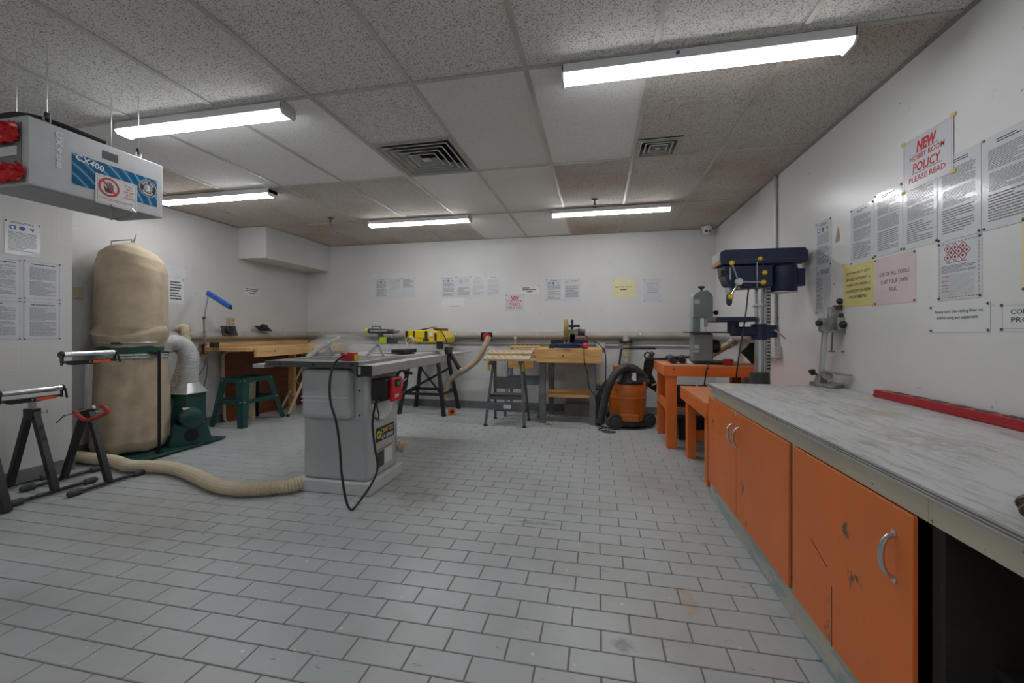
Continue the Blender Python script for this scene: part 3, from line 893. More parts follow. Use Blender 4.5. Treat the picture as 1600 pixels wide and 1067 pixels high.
pan = part('front_panel', MB().box(ux-.001, uy0+.155, uz0+.055, ux+.0015, uy1-.035, uz0+.20), M_SWIRL, unit, smooth=0)
FU = frame((ux, uy0, uz0), (0,1,0), (0,0,1))
def fu(u, v, n=.0022): return FU @ Matrix.Translation((u, v, n))
for i, ch in enumerate('CX408'):
    text(unit, ch, fu(.106, .258-.034*i), INK['w'], height=.030, bold=.03)
text(pan, 'CX400', fu(.225, .178, .0025) @ Matrix.Rotation(-.18, 4, 'Z'), INK['w'], height=.030, bold=.02)
# warranty badge
bad = part('warranty_badge', MB().add(*(lambda pts: ([FU @ Vector((.488+r*math.cos(a), .142+r*math.sin(a), n)) for n in (.0018, .0026) for r, a in pts], [tuple(range(40, 80))]+[(i, (i+1)%40, 40+(i+1)%40, 40+i) for i in range(40)]))([(.050 if i % 2 else .044, 2*PI*i/40) for i in range(40)])), mat('badge_silver', (.45,.46,.47), rough=.3, metal=.5), unit, smooth=0)
q = MB().cyl((.488,.142,.0026), (.488,.142,.0030), .041, n=28)
part('badge_ring', MB().add([FU @ p for p in q.v], q.f), M_BLK, bad)
q = MB().cyl((.488,.142,.0030), (.488,.142,.0034), .023, n=24)
part('badge_centre', MB().add([FU @ p for p in q.v], q.f), mat('badge_grey', (.33,.34,.35), rough=.4), bad)
text(bad, '3', fu(.488,.142,.0036), INK['w'], height=.030, bold=.03)
for s_, r0_, a0_, st in (('THREE YEAR', .0315, 2.62, -.232), ('WARRANTY', .0325, 3.87, .235)):
    for i, ch in enumerate(s_):
        a = a0_+st*i
        rot = a-PI/2 if st < 0 else a+PI/2
        if ch != ' ': text(bad, ch, fu(.488+r0_*math.cos(a), .142+r0_*math.sin(a), .0033) @ Matrix.Rotation(rot, 4, 'Z'), INK['w'], height=.0105, bold=.02)
# the prohibition sign, a separate card taped on
card = thing('prohibition_sign', 'white card with a crossed-out hand saying do not touch this unit', 'sign', (ux+.003, uy0+.33, uz0+.02))
def cardbox(mb, u0, v0, u1, v1, n0, n1):
    q = MB().box(u0, v0, n0, u1, v1, n1)
    return mb.add([FU @ p for p in q.v], q.f)
cu0, cu1, cv0, cv1 = .245, .432, -.005, .140
part('card', cardbox(MB(), cu0, cv0, cu1, cv1, .0030, .0042), M_PAPER_MATT, card, smooth=0)
mb = MB()
for a in ((cu0+.007,cv0+.007,cu1-.007,cv0+.0082), (cu0+.007,cv1-.0082,cu1-.007,cv1-.007), (cu0+.007,cv0+.007,cu0+.0082,cv1-.007), (cu1-.0082,cv0+.007,cu1-.007,cv1-.007)):
    cardbox(mb, *a, .0043, .0045)
part('border', mb, INK['g'], card, smooth=0)
mb = MB(); cc = (.302, .085)
hand = [(-.016,-.030),(.014,-.030),(.021,-.012),(.020,.018),(.0155,.018),(.015,-.002),(.013,-.002),(.0125,.027),(.0075,.027),(.007,.0),(.005,.0),(.0045,.030),(-.0005,.030),(-.001,.0),(-.003,.0),(-.0035,.026),(-.0085,.026),(-.009,-.004),(-.012,-.008),(-.022,.006),(-.026,.003),(-.021,-.016)]
vs = [FU @ Vector((cc[0]+x*.92, cc[1]+y*.92, n)) for n in (.0043, .0046) for x, y in hand]
k = len(hand)
part('hand_symbol', mb.add(vs, [tuple(range(k, 2*k))]+[(i,(i+1)%k,k+(i+1)%k,k+i) for i in range(k)]), INK['k'], card, smooth=0)
mb = MB()
for i in range(32):
    a, b2 = 2*PI*i/32, 2*PI*(i+1)/32
    mb.add([FU @ Vector((cc[0]+r*math.cos(t), cc[1]+r*math.sin(t), .0048)) for r, t in ((.037,a),(.047,a),(.047,b2),(.037,b2))], [(0,1,2,3)])
mb.add([FU @ Vector((cc[0]+x, cc[1]+y, .0049)) for x, y in ((-.0335,.0262),(.0262,-.0335),(.0335,-.0262),(-.0262,.0335))], [(0,1,2,3)])
part('prohibition_ring', mb, INK['r'], card, smooth=0)
for i, (s_, w_) in enumerate((('DO NOT',.040),('TOUCH',.036),('THIS UNIT',.052),('OR ITS',.034),('CONTROLS',.056))):
    text(card, s_, fu(.391, .117-.0155*i, .0046), INK['r'], height=.0095, width=w_, bold=.015)
mb = MB(); cardbox(mb, cu0+.014, .026, cu1-.02, .0285, .0043, .0045); cardbox(mb, cu0+.05, .0185, cu1-.05, .0205, .0043, .0045)
part('fine_print', mb, INK['r'], card, smooth=0)
# eye bolts, chains, wire hanger, red tape
for yy in (uy0+.10, uy1-.085):
    for xx in (ux-.06, ux0+.06):
        e = part('eye_bolt', MB().cyl((xx,yy,uz1-.001), (xx,yy,uz1+.02), .004, n=8).ring((xx,yy,uz1+.032), (1,0,0), .013, .0035, 14, 6), M_STEEL, unit)
        part('hanging_wire', MB().cyl((xx,yy,uz1+.044), (xx,yy,ZC+.004), .0016, n=6), M_STEEL, unit)
        part('spring_clip', MB().box(xx-.008,yy-.008,uz1+.036,xx+.008,yy+.008,uz1+.066), M_BLK, unit, bevel=.003)
part('wire_bracket', MB().tube([(-2.385, 1.620, 1.733), (-2.573, 1.748, 1.700), (-2.396, 1.721, 1.700), (-2.355, 1.710, 1.718), (-2.365, 1.702, 1.733)], .004, 8), M_STEEL, unit)
def crumple(c, size, n, seed):
    rnd = random.Random(seed); mb = MB()
    nu, nv = 10, 7; vs = []; fs = []
    for i in range(nv+1):
        for j in range(nu+1):
            vs.append((c[0]+rnd.uniform(-.5,.5)*size[0], c[1]+size[1]*(j/nu-.5)+rnd.uniform(-.25,.25)*size[1]/nu, c[2]+size[2]*(i/nv-.5)*(1-.35*abs(j/nu-.5))+rnd.uniform(-.3,.3)*size[2]/nv))
    for i in range(nv):
        for j in range(nu): fs.append((i*(nu+1)+j, i*(nu+1)+j+1, (i+1)*(nu+1)+j+1, (i+1)*(nu+1)+j))
    return mb.add(vs, fs)
def crumple_x(c, size, seed):
    rnd = random.Random(seed); mb = MB(); nu, nv = 12, 7; vs = []; fs = []
    for i in range(nv+1):
        for j in range(nu+1):
            vs.append((c[0]+size[0]*(j/nu-.5)+rnd.uniform(-.25,.25)*size[0]/nu, c[1]+rnd.uniform(-.5,.5)*size[1]-.012, c[2]+size[2]*(i/nv-.5)*(1-.4*abs(j/nu-.5))+rnd.uniform(-.3,.3)*size[2]/nv))
    for i in range(nv):
        for j in range(nu): fs.append((i*(nu+1)+j, i*(nu+1)+j+1, (i+1)*(nu+1)+j+1, (i+1)*(nu+1)+j))
    return mb.add(vs, fs)
part('filter_intake', MB().box(ux0+.03, uy0-.004, uz0+.03, ux-.03, uy0-.0005, uz1-.03), mat('intake_grey', (.22,.22,.21), rough=.6), unit, smooth=0)
part('red_tape', crumple_x((ux-.09, uy0-.012, uz0+.045), (.19,.03,.085), 3), M_TAPE, unit, smooth=0, solid=.0012, label='crumpled shiny red tape on the lower corner')
part('red_tape', crumple_x((ux-.13, uy0-.012, uz1-.075), (.20,.03,.10), 5), M_TAPE, unit, smooth=0, solid=.0012, label='red tape on the upper corner')
part('warning_tag', MB().box(ux-.155, uy0-.008, uz0+.125, ux-.05, uy0-.005, uz0+.165), M_PAPER_MATT, unit, smooth=0)
part('black_strap', MB().tube(spline([(ux-.30,uy0+.02,uz1+.012),(ux-.16,uy0+.06,uz1+.045),(ux-.06,uy0+.14,uz1+.03),(ux-.02,uy0+.30,uz1+.010)], .02), .014, 8), M_BLK, unit, label='black cable bundle on top of the unit')

# ---- switch plate and outlets on the left wall
M_IVORY = mat('ivory_plastic', (.52,.46,.33), rough=.4, noise=.06)
t = thing('light_switch', 'ivory blank switch plate left of the dust bag', 'switch', (XL, 2.77, 1.375))
part('plate', MB().box(XL+.0003, 2.735, 1.378, XL+.006, 2.806, 1.483), M_IVORY, t, bevel=.003)
part('screw', MB().cyl((XL+.006,2.77,1.46), (XL+.0075,2.77,1.46), .004, n=10), M_STEEL, t)
part('screw', MB().cyl((XL+.006,2.77,1.40), (XL+.0075,2.77,1.40), .004, n=10), M_STEEL, t)
t = thing('wall_outlet', 'ivory double outlet plate above the wooden workbench', 'outlet', (XL, 4.30, 1.15))
part('plate', MB().box(XL+.0003, 4.236, 1.150, XL+.006, 4.362, 1.268), M_IVORY, t, bevel=.003)
for yy in (4.27, 4.328):
    r = part('receptacle', MB().box(XL+.006, yy-.018, 1.17, XL+.0085, yy+.018, 1.25), mat('ivory_dark', (.44,.38,.27), rough=.4), t, bevel=.004)
    part('slots', MB().box(XL+.0086, yy-.008, 1.225, XL+.009, yy-.005, 1.237).box(XL+.0086, yy+.005, 1.225, XL+.009, yy+.008, 1.237).box(XL+.0086, yy-.008, 1.18, XL+.009, yy-.005, 1.192).box(XL+.0086, yy+.005, 1.18, XL+.009, yy+.008, 1.192), M_BLK, r, smooth=0)

# ---- dust collector
M_GREEN = mat('machine_green', (.014,.068,.058), rough=.35, noise=.2, nscale=6)
M_CLOTH = mat('canvas_cloth', (.46,.37,.265), rough=.9, noise=.14, nscale=7, bump=.35, bscale=240, color2=(.53,.435,.315))
M_DUCT = mat('grey_flex', (.46,.46,.45), rough=.45, noise=.08)
M_CREAMH = mat('cream_hose', (.56,.48,.34), rough=.45, noise=.1, nscale=10)
M_LSTEEL = mat('galvanised', (.50,.51,.52), rough=.35, metal=.5, noise=.12)
bx_, by_ = -4.13, 2.98
dc = thing('dust_collector', 'green two-bag dust collector with tan canvas bags', 'dust collector', (-4.05, 3.12, 0))
part('base_plate', MB().box(-4.40, 2.70, .012, -3.70, 3.53, .028).box(-3.715, 2.70, .028, -3.70, 3.53, .034), M_GREEN, dc, bevel=.003)
for (cx_, cy__) in ((-4.34,2.76),(-3.76,2.76),(-4.34,3.47),(-3.76,3.47)):
    part('caster', MB().cyl((cx_,cy__,0), (cx_,cy__,.012), .025, n=14), M_BLK, dc)
def surf(f, nu, nv):
    vs = [f(2*PI*j/nu, i/nv) for i in range(nv+1) for j in range(nu)]
    fs = [(i*nu+j, i*nu+(j+1)%nu, (i+1)*nu+(j+1)%nu, (i+1)*nu+j) for i in range(nv) for j in range(nu)]
    fs += [tuple(range(nu-1,-1,-1)), tuple(range(nv*nu, (nv+1)*nu))]
    return MB().add(vs, fs)
def interp(tab, t):
    for (a, va), (b, vb) in zip(tab, tab[1:]):
        if t <= b:
            k = (t-a)/(b-a); k = k*k*(3-2*k)
            return tuple(p+(q-p)*k for p, q in zip(va, vb))
    return tab[-1][1]
# v 0 bottom .. 1 top : (radius, height)
UP = [(0,(.236,.955)),(.06,(.245,.985)),(.12,(.262,1.035)),(.16,(.268,1.075)),(.19,(.246,1.098)),(.22,(.252,1.125)),(.35,(.252,1.25)),(.62,(.250,1.53)),(.78,(.247,1.70)),(.86,(.225,1.79)),(.92,(.165,1.845)),(.965,(.08,1.876)),(1.0,(.012,1.90))]
def upper(a, v):
    r, z = interp(UP, v)
    side = math.cos(a-math.atan2(.60, .80))          # +1 towards the picture's right
    sh = max(0, (v-.62)/.38)
    z -= .055*max(0, side)*math.sin(PI*min(1, sh))*1.3
    fold = math.exp(-((v-.185)/.035)**2)
    z += fold*.04*math.sin(2*a+.8)
    r *= 1+.014*math.sin(5*a+3*v)+.016*math.sin(9*a-7*v)*(.25+math.exp(-((v-.15)/.12)**2))+.008*math.sin(17*a+20*v)*math.exp(-((v-.12)/.12)**2)
    r += fold*.02*math.sin(3*a+1.0)
    return (bx_+r*math.cos(a), by_+r*math.sin(a), z)
part('upper_bag', surf(upper, 64, 60), M_CLOTH, dc, smooth=60, label='tan canvas filter bag')
LO = [(0,(.02,.036)),(.03,(.20,.034)),(.06,(.25,.052)),(.14,(.278,.13)),(.35,(.275,.33)),(.7,(.258,.62)),(.9,(.246,.80)),(1.0,(.238,.872))]
def lower(a, v):
    r, z = interp(LO, v)
    r *= 1+.024*math.sin(6*a+4*v)*(1-v*.6)+.018*math.sin(13*a-5*v+2*math.sin(2*a))+.03*math.exp(-((v-.09)/.06)**2)*math.sin(9*a)
    if v > .03: z += .012*math.sin(7*a)*(1-v)
    return (bx_+r*math.cos(a), by_+r*math.sin(a), max(z, .030))
part('lower_bag', surf(lower, 64, 40), M_CLOTH, dc, smooth=60, label='tan canvas collection bag')
part('drum_ring', MB().lathe([(.232,.845),(.238,.85),(.238,.965),(.232,.97)], (bx_,by_,0), n=48), M_GREEN, dc)
part('clear_bag_collar', MB().lathe([(.244,.852),(.258,.862),(.250,.878),(.262,.888),(.246,.90)], (bx_,by_,0), n=40), mat('crumpled_plastic', (.42,.42,.41), rough=.2, noise=.3, nscale=40, bump=.8, bscale=40), dc, smooth=20)
dirv = Vector((.80,-.60,0)); sv = Vector((.60,.80,0))
def ringp(ang, r, z): 
    d = dirv*math.cos(ang)+sv*math.sin(ang)
    return Vector((bx_,by_,0))+d*r+Vector((0,0,z))
part('band_clamp', MB().tube([ringp(-1.0+2.0*i/14-.3, .2505, .995+.002*math.sin(i)) for i in range(15)], .007, 6), M_LSTEEL, dc)
part('clamp_latch', MB().obox(ringp(-.38, .257, .993), (.075,.012,.018), Matrix((sv, dirv, Vector((0,0,1)))).transposed()), M_BLK, dc)
stp = (-3.764, 2.927, 0.005)
part('support_strut', MB().box(stp[0]-.016, stp[1]-.004, .03, stp[0]+.016, stp[1]+.004, .93).box(stp[0]-.016, stp[1]-.004, .90, stp[0]-.12, stp[1]+.10, .915), M_BLK, dc, bevel=.002)
part('strut_bracket', MB().box(stp[0]-.02, stp[1]-.02, .028, stp[0]+.02, stp[1]+.02, .05), M_BLK, dc)
sp2 = (-3.93, 3.26)
part('support_strut', MB().box(sp2[0]-.016, sp2[1]-.004, .03, sp2[0]+.016, sp2[1]+.004, .93), M_BLK, dc, bevel=.002)
part('handle_wire', MB().tube([(-4.325, 2.944, 1.848), (-4.325, 2.944, 1.915), (-4.143, 2.981, 1.927), (-4.143, 2.981, 1.848)], .0045, 8), mat('wire_brass', (.16,.13,.09), rough=.4, metal=.6), dc)
part('bag_tie', MB().tube([(-4.132, 2.984, 1.860), (-4.121, 2.986, 1.918), (-4.103, 2.990, 1.976)], [.014,.008,.003], 8), M_CLOTH, dc)
part('duct', hose(MB(), [(-3.996, 3.114, 0.932), (-3.962, 3.193, 0.983), (-3.923, 3.272, 0.950), (-3.888, 3.300, 0.850), (-3.888, 3.300, 0.707), (-3.894, 3.299, 0.595)], .083, .013, .06, 20), M_DUCT, dc, smooth=60, label='grey flexible duct')
bc = Vector((-3.894, 3.299, 0.583)); 
def frustum_sq(c, z0, h0, z1, r1):
    n = 24; vs = []
    for k_ in range(2):
        for i in range(n):
            a = 2*PI*i/n+PI/4*0
            if k_ == 0:
                ca, sa = math.cos(a), math.sin(a); s_ = h0/max(abs(ca), abs(sa))
                vs.append((c[0]+ca*s_, c[1]+sa*s_, z0))
            else: vs.append((c[0]+r1*math.cos(a), c[1]+r1*math.sin(a), z1))
    return MB().add(vs, [(i,(i+1)%n,n+(i+1)%n,n+i) for i in range(n)]+[tuple(range(n-1,-1,-1)), tuple(range(n,2*n))])
part('duct_transition', frustum_sq(bc, .508, .108, .60, .082).box(bc.x-.125, bc.y-.125, .500, bc.x+.125, bc.y+.125, .508), M_LSTEEL, dc)
part('blower_outlet', MB().box(bc.x-.10, bc.y-.10, .25, bc.x+.10, bc.y+.10, .50), M_GREEN, dc, bevel=.006)
mz = .285; mx, my = bc.x, bc.y+.01
part('fan_housing', MB().lathe([(.17,0),(.19,.01),(.19,.11),(.17,.12)], (mx-.16, my, mz+.02), (1,0,0), 36), M_GREEN, dc)
mot = part('motor', MB().lathe([(.05,0),(.088,.012),(.092,.03),(.092,.24),(.086,.262),(.06,.275),(.02,.278)], (mx-.03,my,mz), (.86,-.5,0), 28), M_GREEN, dc)
ax = Vector((.86,-.5,0)).normalized()
for k_ in range(6):
    part('cooling_fin', MB().ring(Vector((mx-.03,my,mz))+ax*(.279-.0016*k_*k_*.35), ax, .016+.0115*k_, .0038, 24, 6), M_GREEN, mot)
part('rating_plate', MB().obox(Vector((mx-.03,my,mz))+ax*.16+Vector((.0,-.045,.085)), (.07,.05,.012), Matrix((ax, Vector((0,0,1)).cross(ax), Vector((0,0,1)))).transposed()), M_PAPER_MATT, mot)
e = ax*.13; n_ = Vector((0,0,1)).cross(ax)
cpt = Vector((mx-.03,my,0))+ax*.20
poly = [cpt+n_*-.17+Vector((0,0,.028)), cpt+n_*.17+Vector((0,0,.028)), cpt+n_*.12+Vector((0,0,.22)), cpt+n_*-.12+Vector((0,0,.22))]
part('motor_bracket', MB().prism(poly, -ax*.16), M_GREEN, dc, bevel=.004)
q = MB().cyl(cpt+Vector((0,0,.115))-ax*.01, cpt+Vector((0,0,.115))+ax*.0012, .058, n=24)
part('bracket_opening', q, M_DARK, dc)
# cable of the collector lying up to the wall
LAMP_WIRE = (MB().tube(spline([(-4.280, 3.831, 0.877), (-4.275, 3.812, 0.722), (-4.305, 3.755, 0.585), (-4.278, 3.709, 0.521)], .02), .0035, 6).tube(spline([(-4.259, 3.836, 0.820), (-4.254, 3.816, 0.615), (-4.282, 3.810, 0.473), (-4.296, 3.808, 0.295), (-4.400, 3.939, 0.070)], .02), .0035, 6))

# ---- hoses
t = thing('dust_hose', 'long cream corrugated hose snaking over the floor to the table saw', 'hose', (-2.992, 2.564, 0.000))
part('hose', hose(MB(), [(-2.00,2.72,.052), (-2.012, 2.483, 0.050), (-2.134, 2.387, 0.050), (-2.325, 2.324, 0.050), (-2.564, 2.357, 0.050), (-2.907, 2.491, 0.050), (-3.240, 2.582, 0.050), (-3.549, 2.549, 0.050), (-3.70,2.585,.05), (-3.82,2.62,.05), (-3.93,2.632,.05), (-4.03,2.635,.05), (-4.13,2.64,.05), (-4.25,2.645,.05)], .047, .016, .16, 14), M_CREAMH, t, smooth=0)
t = thing('dust_hose', 'short cream corrugated hose behind the grey duct of the dust collector', 'hose', (-4.339, 3.543, 0.473))
part('hose', hose(MB(), [(-4.398, 3.633, 1.119), (-4.296, 3.603, 1.119), (-4.250, 3.572, 1.011), (-4.244, 3.553, 0.877), (-4.263, 3.528, 0.691), (-4.309, 3.499, 0.514), (-4.338, 3.482, 0.415)], .050, .016, .14, 14), M_CREAMH, t, smooth=0)
t = thing('dust_hose', 'cream hose end showing just behind the table saw cabinet', 'hose', (-1.56,3.03,0))
part('hose', hose(MB(), [(-2.1,3.06,.05), (-1.75,3.05,.22), (-1.58,3.04,.20), (-1.50,3.06,.17)], .05, .014, .1, 14), M_CREAMH, t, smooth=0)

# ---- roller stands
M_BLKM = mat('black_steel', (.016,.015,.015), rough=.38, noise=.3, nscale=10)
M_CHROME = mat('roller_chrome', (.62,.64,.66), rough=.22, metal=.9, noise=.05)
M_ORL = mat('orange_label', (.72,.10,.03), rough=.4, noise=.1, nscale=40)
M_FOOT = mat('rubber_foot', (.05,.05,.048), rough=.6, noise=.15)
def roller_stand(x, y, zc, zr, label, lean=0.0):
    t = thing('roller_stand', label, 'roller stand', (x, y, 0), group='A-frame roller stands')
    for s in (-1, 1):
        xf = x+s*.21
        bar = part('foot_bar', MB().cyl((xf,y-.20,.022), (xf,y+.20,.022), .0125, n=12), M_BLKM, t)
        for e in (-1, 1):
            part('foot_cap', MB().lathe([(.014,0),(.019,.006),(.0215,.02),(.0215,.07),(.016,.075)], (xf,y+e*.235,.022), (0,-e,0), 14), M_FOOT, bar)
        part('leg', MB().beam((xf,y,.026), (x+s*.022,y+lean*.4,zc-.005), .036, .036, (0,1,0)), M_BLKM, t, bevel=.002)
    part('collar', MB().box(x-.042,y+lean*.4-.024,zc-.06,x+.042,y+lean*.4+.024,zc+.012), M_BLKM, t, bevel=.002)
    kn = part('lock_knob', MB().cyl((x,y+lean*.4-.02,zc-.025), (x+.01,y+lean*.4+.075,zc-.022), .0035, n=8).cyl((x+.01,y+lean*.4+.075,zc-.034), (x+.01,y+lean*.4+.075,zc-.010), .004, n=8), M_STEEL, t)
    y2 = y+lean
    part('post', MB().beam((x,y+lean*.4,zc-.02), (x,y2,zr-.05), .03, .03, (0,1,0)), M_STEEL, t, bevel=.002)
    zt = zr-.045
    car = part('carriage', MB().prism([(x-.018,y2-.165,zt), (x-.018,y2+.165,zt), (x-.018,y2+.150,zt-.012), (x-.018,y2+.03,zt-.030), (x-.018,y2-.115,zt-.030), (x-.018,y2-.150,zt-.010)], (.036,0,0)), M_BLKM, t, bevel=.002)
    part('orange_label', MB().box(x+.0183,y2+.01,zt-.024,x+.0195,y2+.12,zt-.004), M_ORL, car, smooth=0, label='orange warning label')
    part('bolt', MB().cyl((x+.018,y2-.01,zt-.014), (x+.024,y2-.01,zt-.014), .006, n=10), M_STEEL, car)
    part('roller', MB().cyl((x,y2-.155,zr), (x,y2+.155,zr), .0195, n=22), M_CHROME, t)
    for e in (-1, 1):
        b_ = part('roller_bearing', MB().lathe([(.022,0),(.024,.006),(.020,.016),(.008,.018)], (x,y2+e*.155,zr), (0,e,0), 16), M_BLKM, t)
        part('end_bracket', MB().box(x-.006,y2+e*.158-.004,zt-.02,x+.012,y2+e*.158+.004,zr+.006), M_BLKM, t)
        part('guide_arm', MB().beam((x+.012,y2+e*.172,zr-.004), (x+.02+(.012 if lean else 0),y2+e*(.178),zr-.075), .013, .010), M_BLKM, t, bevel=.003)
    return t
roller_stand(-3.785, 2.105, .558, .690, 'shorter roller stand with black legs and a chrome roller')
roller_stand(-3.62, 2.305, .525, .935, 'taller roller stand with the red clamp on its collar', lean=.02)
# sawhorse leg entering at the left picture edge
t = thing('sawhorse', 'black metal sawhorse mostly cut off by the left picture edge', 'sawhorse', (-3.9, 1.4, 0))
part('beam', MB().beam((-3.80,1.855,.775), (-3.98,.78,.775), .05, .07), M_BLKM, t, bevel=.004)
for (a, b2) in (((-3.493, 1.829, 0.004),(-3.804, 1.847, 0.760)), ((-3.70,.72,.0),(-3.965,.84,.745)), ((-4.03,1.70,.0),(-3.84,1.74,.745)), ((-4.03,.66,.0),(-3.975,.84,.745))):
    part('leg', MB().beam(a, b2, .04, .04, (0,1,0)), M_BLKM, t, bevel=.002)
# red C-clamp
M_CLAMP = mat('clamp_red', (.42,.035,.03), rough=.4, noise=.25, nscale=25)
t = thing('c_clamp', 'red C-clamp gripping the taller roller stand', 'clamp', (-3.487, 2.259, 0.499))
part('frame', MB().tube(spline([(-3.597, 2.221, 0.540), (-3.575, 2.226, 0.511), (-3.531, 2.235, 0.479), (-3.505, 2.241, 0.473), (-3.439, 2.254, 0.493), (-3.377, 2.267, 0.520), (-3.366, 2.269, 0.538), (-3.390, 2.264, 0.567), (-3.417, 2.259, 0.571)], .01), .013, 8), M_CLAMP, t)
part('screw', MB().cyl((-3.465, 2.249, 0.565), (-3.676, 2.205, 0.500), .0045, n=8), M_STEEL, t)
part('swivel_pad', MB().cyl((-3.461, 2.250, 0.566), (-3.472, 2.247, 0.562), .013, n=12), M_STEEL, t)
part('t_handle', MB().cyl((-3.707, 2.188, 0.455), (-3.675, 2.215, 0.509), .0035, n=8), M_BLKM, t)

# ================================================================== BACK LEFT: WORKBENCH AND WHAT STANDS AROUND IT
M_WOODY = mat_wood('pine_along_y', (.70,.44,.19), (.54,.30,.11), 'Y')
M_WOODX = mat_wood('pine_along_x', (.74,.45,.18), (.57,.30,.10), 'X')
M_WOODZ = mat_wood('pine_along_z', (.70,.44,.19), (.54,.30,.11), 'Z')
M_KNOT = mat('wood_knot', (.10,.05,.025), rough=.7)
M_BOLT = mat('bolt_zinc', (.60,.60,.60), rough=.35, metal=.6)
wb = thing('workbench', 'long pine workbench along the left wall', 'workbench', (-4.09, 4.75, 0))
for i in range(4):
    x0 = -4.43+.17*i
    part('top_plank', MB().box(x0, 3.88, .870, x0+.168, 5.62, .915), M_WOODY, wb, bevel=.002)
ap = part('front_apron', MB().box(-3.748, 3.93, .805, -3.712, 5.62, .915), M_WOODY, wb, bevel=.003)
for (yy, zz) in ((4.20,.865),(4.85,.86),(5.3,.85)):
    part('knot', MB().cyl((-3.7122,yy,zz), (-3.7115,yy,zz), .012, n=12), M_KNOT, ap)
part('back_ledge', MB().box(-4.43, 3.89, .9155, -4.37, 5.62, .958), M_WOODY, wb, bevel=.003)
part('end_cleat', MB().box(-4.43, 3.90, .80, -4.38, 3.94, .869), M_WOODX, wb, bevel=.002)
for (x, y) in ((-4.18,5.04),(-3.80,5.22),(-4.37,5.56)):
    part('leg', MB().box(x-.045, y-.02, 0, x+.045, y+.02, .869), M_WOODZ, wb, bevel=.002)
part('stretcher', MB().box(-3.80-.045, 5.24, .10, -3.80+.045, 5.60, .19), M_WOODY, wb, bevel=.002)
t = thing('power_adapter', 'small black adapter box at the near end of the pine workbench', 'adapter', (-4.171, 3.834, 0.928))
p = Vector((-4.171, 3.834, 0.928)); 
part('case', MB().box(p.x-.035, p.y-.03, .9155, p.x+.035, p.y+.03, .972), M_BLK, t, bevel=.004)
part('lead', MB().tube(spline([(p.x-.036,p.y,.94),(p.x-.09,p.y-.03,.955),(p.x-.13,p.y-.055,.925),(p.x-.14,p.y-.095,.86)], .01), .003, 6), M_BLK, t)
# red-brown panel
M_RBROWN = mat_wood('red_brown_board', (.20,.062,.022), (.135,.04,.015), 'Y', rough=.45)
M_CREAM = mat('cream_edge', (.58,.50,.36), rough=.5)
pn = thing('board', 'red-brown rounded tabletop board stood on edge under the workbench', 'board', (-4.36, 4.85, 0))
def rrect(x, y0, y1, z0, z1, r):
    pts = []
    for (cy_, cz_, a0) in ((y1-r,z1-r,0),(y0+r,z1-r,PI/2),(y0+r,z0+r,PI),(y1-r,z0+r,3*PI/2)):
        for k in range(6):
            a = a0+PI/2*k/5
            pts.append(Vector((x, cy_+r*math.cos(a), cz_+r*math.sin(a))))
    return pts
def leanx(mb, x0, k):
    for v in mb.v: v.x += x0-k*v.z
    return mb
part('panel', leanx(MB().prism(rrect(0, 4.145, 5.46, .003, .84, .06), (-.028,0,0)), -4.345, .03), M_RBROWN, pn)
out = rrect(0, 4.13, 5.475, 0.0, .855, .07); inn = rrect(0, 4.146, 5.459, .0035, .839, .059)
mb = MB()
for i in range(24):
    j = (i+1) % 24
    o4 = [out[i], out[j], inn[j], inn[i]]
    mb.add(o4+[p+Vector((-.030,0,0)) for p in o4], [(0,1,2,3),(7,6,5,4),(0,4,5,1),(2,6,7,3)])
part('edge_band', leanx(mb, -4.344, .03), M_CREAM, pn, smooth=0)
t = thing('hose_stub', 'short ribbed cream hose piece in front of the red-brown board', 'hose', (-4.22,4.36,0))
part('hose', hose(MB(), [(-4.24,4.40,.0), (-4.24,4.40,.2), (-4.235,4.40,.40), (-4.23,4.40,.52)], .052, .016, .14, 14), M_CREAMH, t, smooth=0)
# cream folding trestle
M_CRM = mat('cream_metal', (.50,.44,.31), rough=.4, noise=.08)
tr = thing('folding_trestle', 'cream metal folding trestle between the green stand and the table saw', 'trestle', (-3.9,5.0,0))
R0, R1 = (-3.66,4.74,.66), (-4.10,5.20,.66)
part('ridge_bar', MB().cyl(R0, R1, .016, n=10), M_CRM, tr)
for a, b2 in ((R0,(-3.90,4.62,0)), (R0,(-3.48,5.05,0)), (R1,(-4.26,4.90,0)), (R1,(-3.95,5.40,0))):
    b2 = Vector(b2); a = Vector(a)
    lg = part('leg', MB().beam(b2+(a-b2)*.04, a, .024, .03), M_CRM, tr, bevel=.002)
    part('rubber_tip', MB().beam(b2, b2+(a-b2)*.05, .030, .036), M_BLK, lg)
for k in (.35, .6):
    part('cross_bar', MB().cyl(Vector((-3.90,4.62,0)).lerp(Vector(R0),k), Vector((-4.26,4.90,0)).lerp(Vector(R1),k), .010, n=8), M_CRM, tr)
    part('cross_bar', MB().cyl(Vector((-3.48,5.05,0)).lerp(Vector(R0),k), Vector((-3.95,5.40,0)).lerp(Vector(R1),k), .010, n=8), M_CRM, tr)
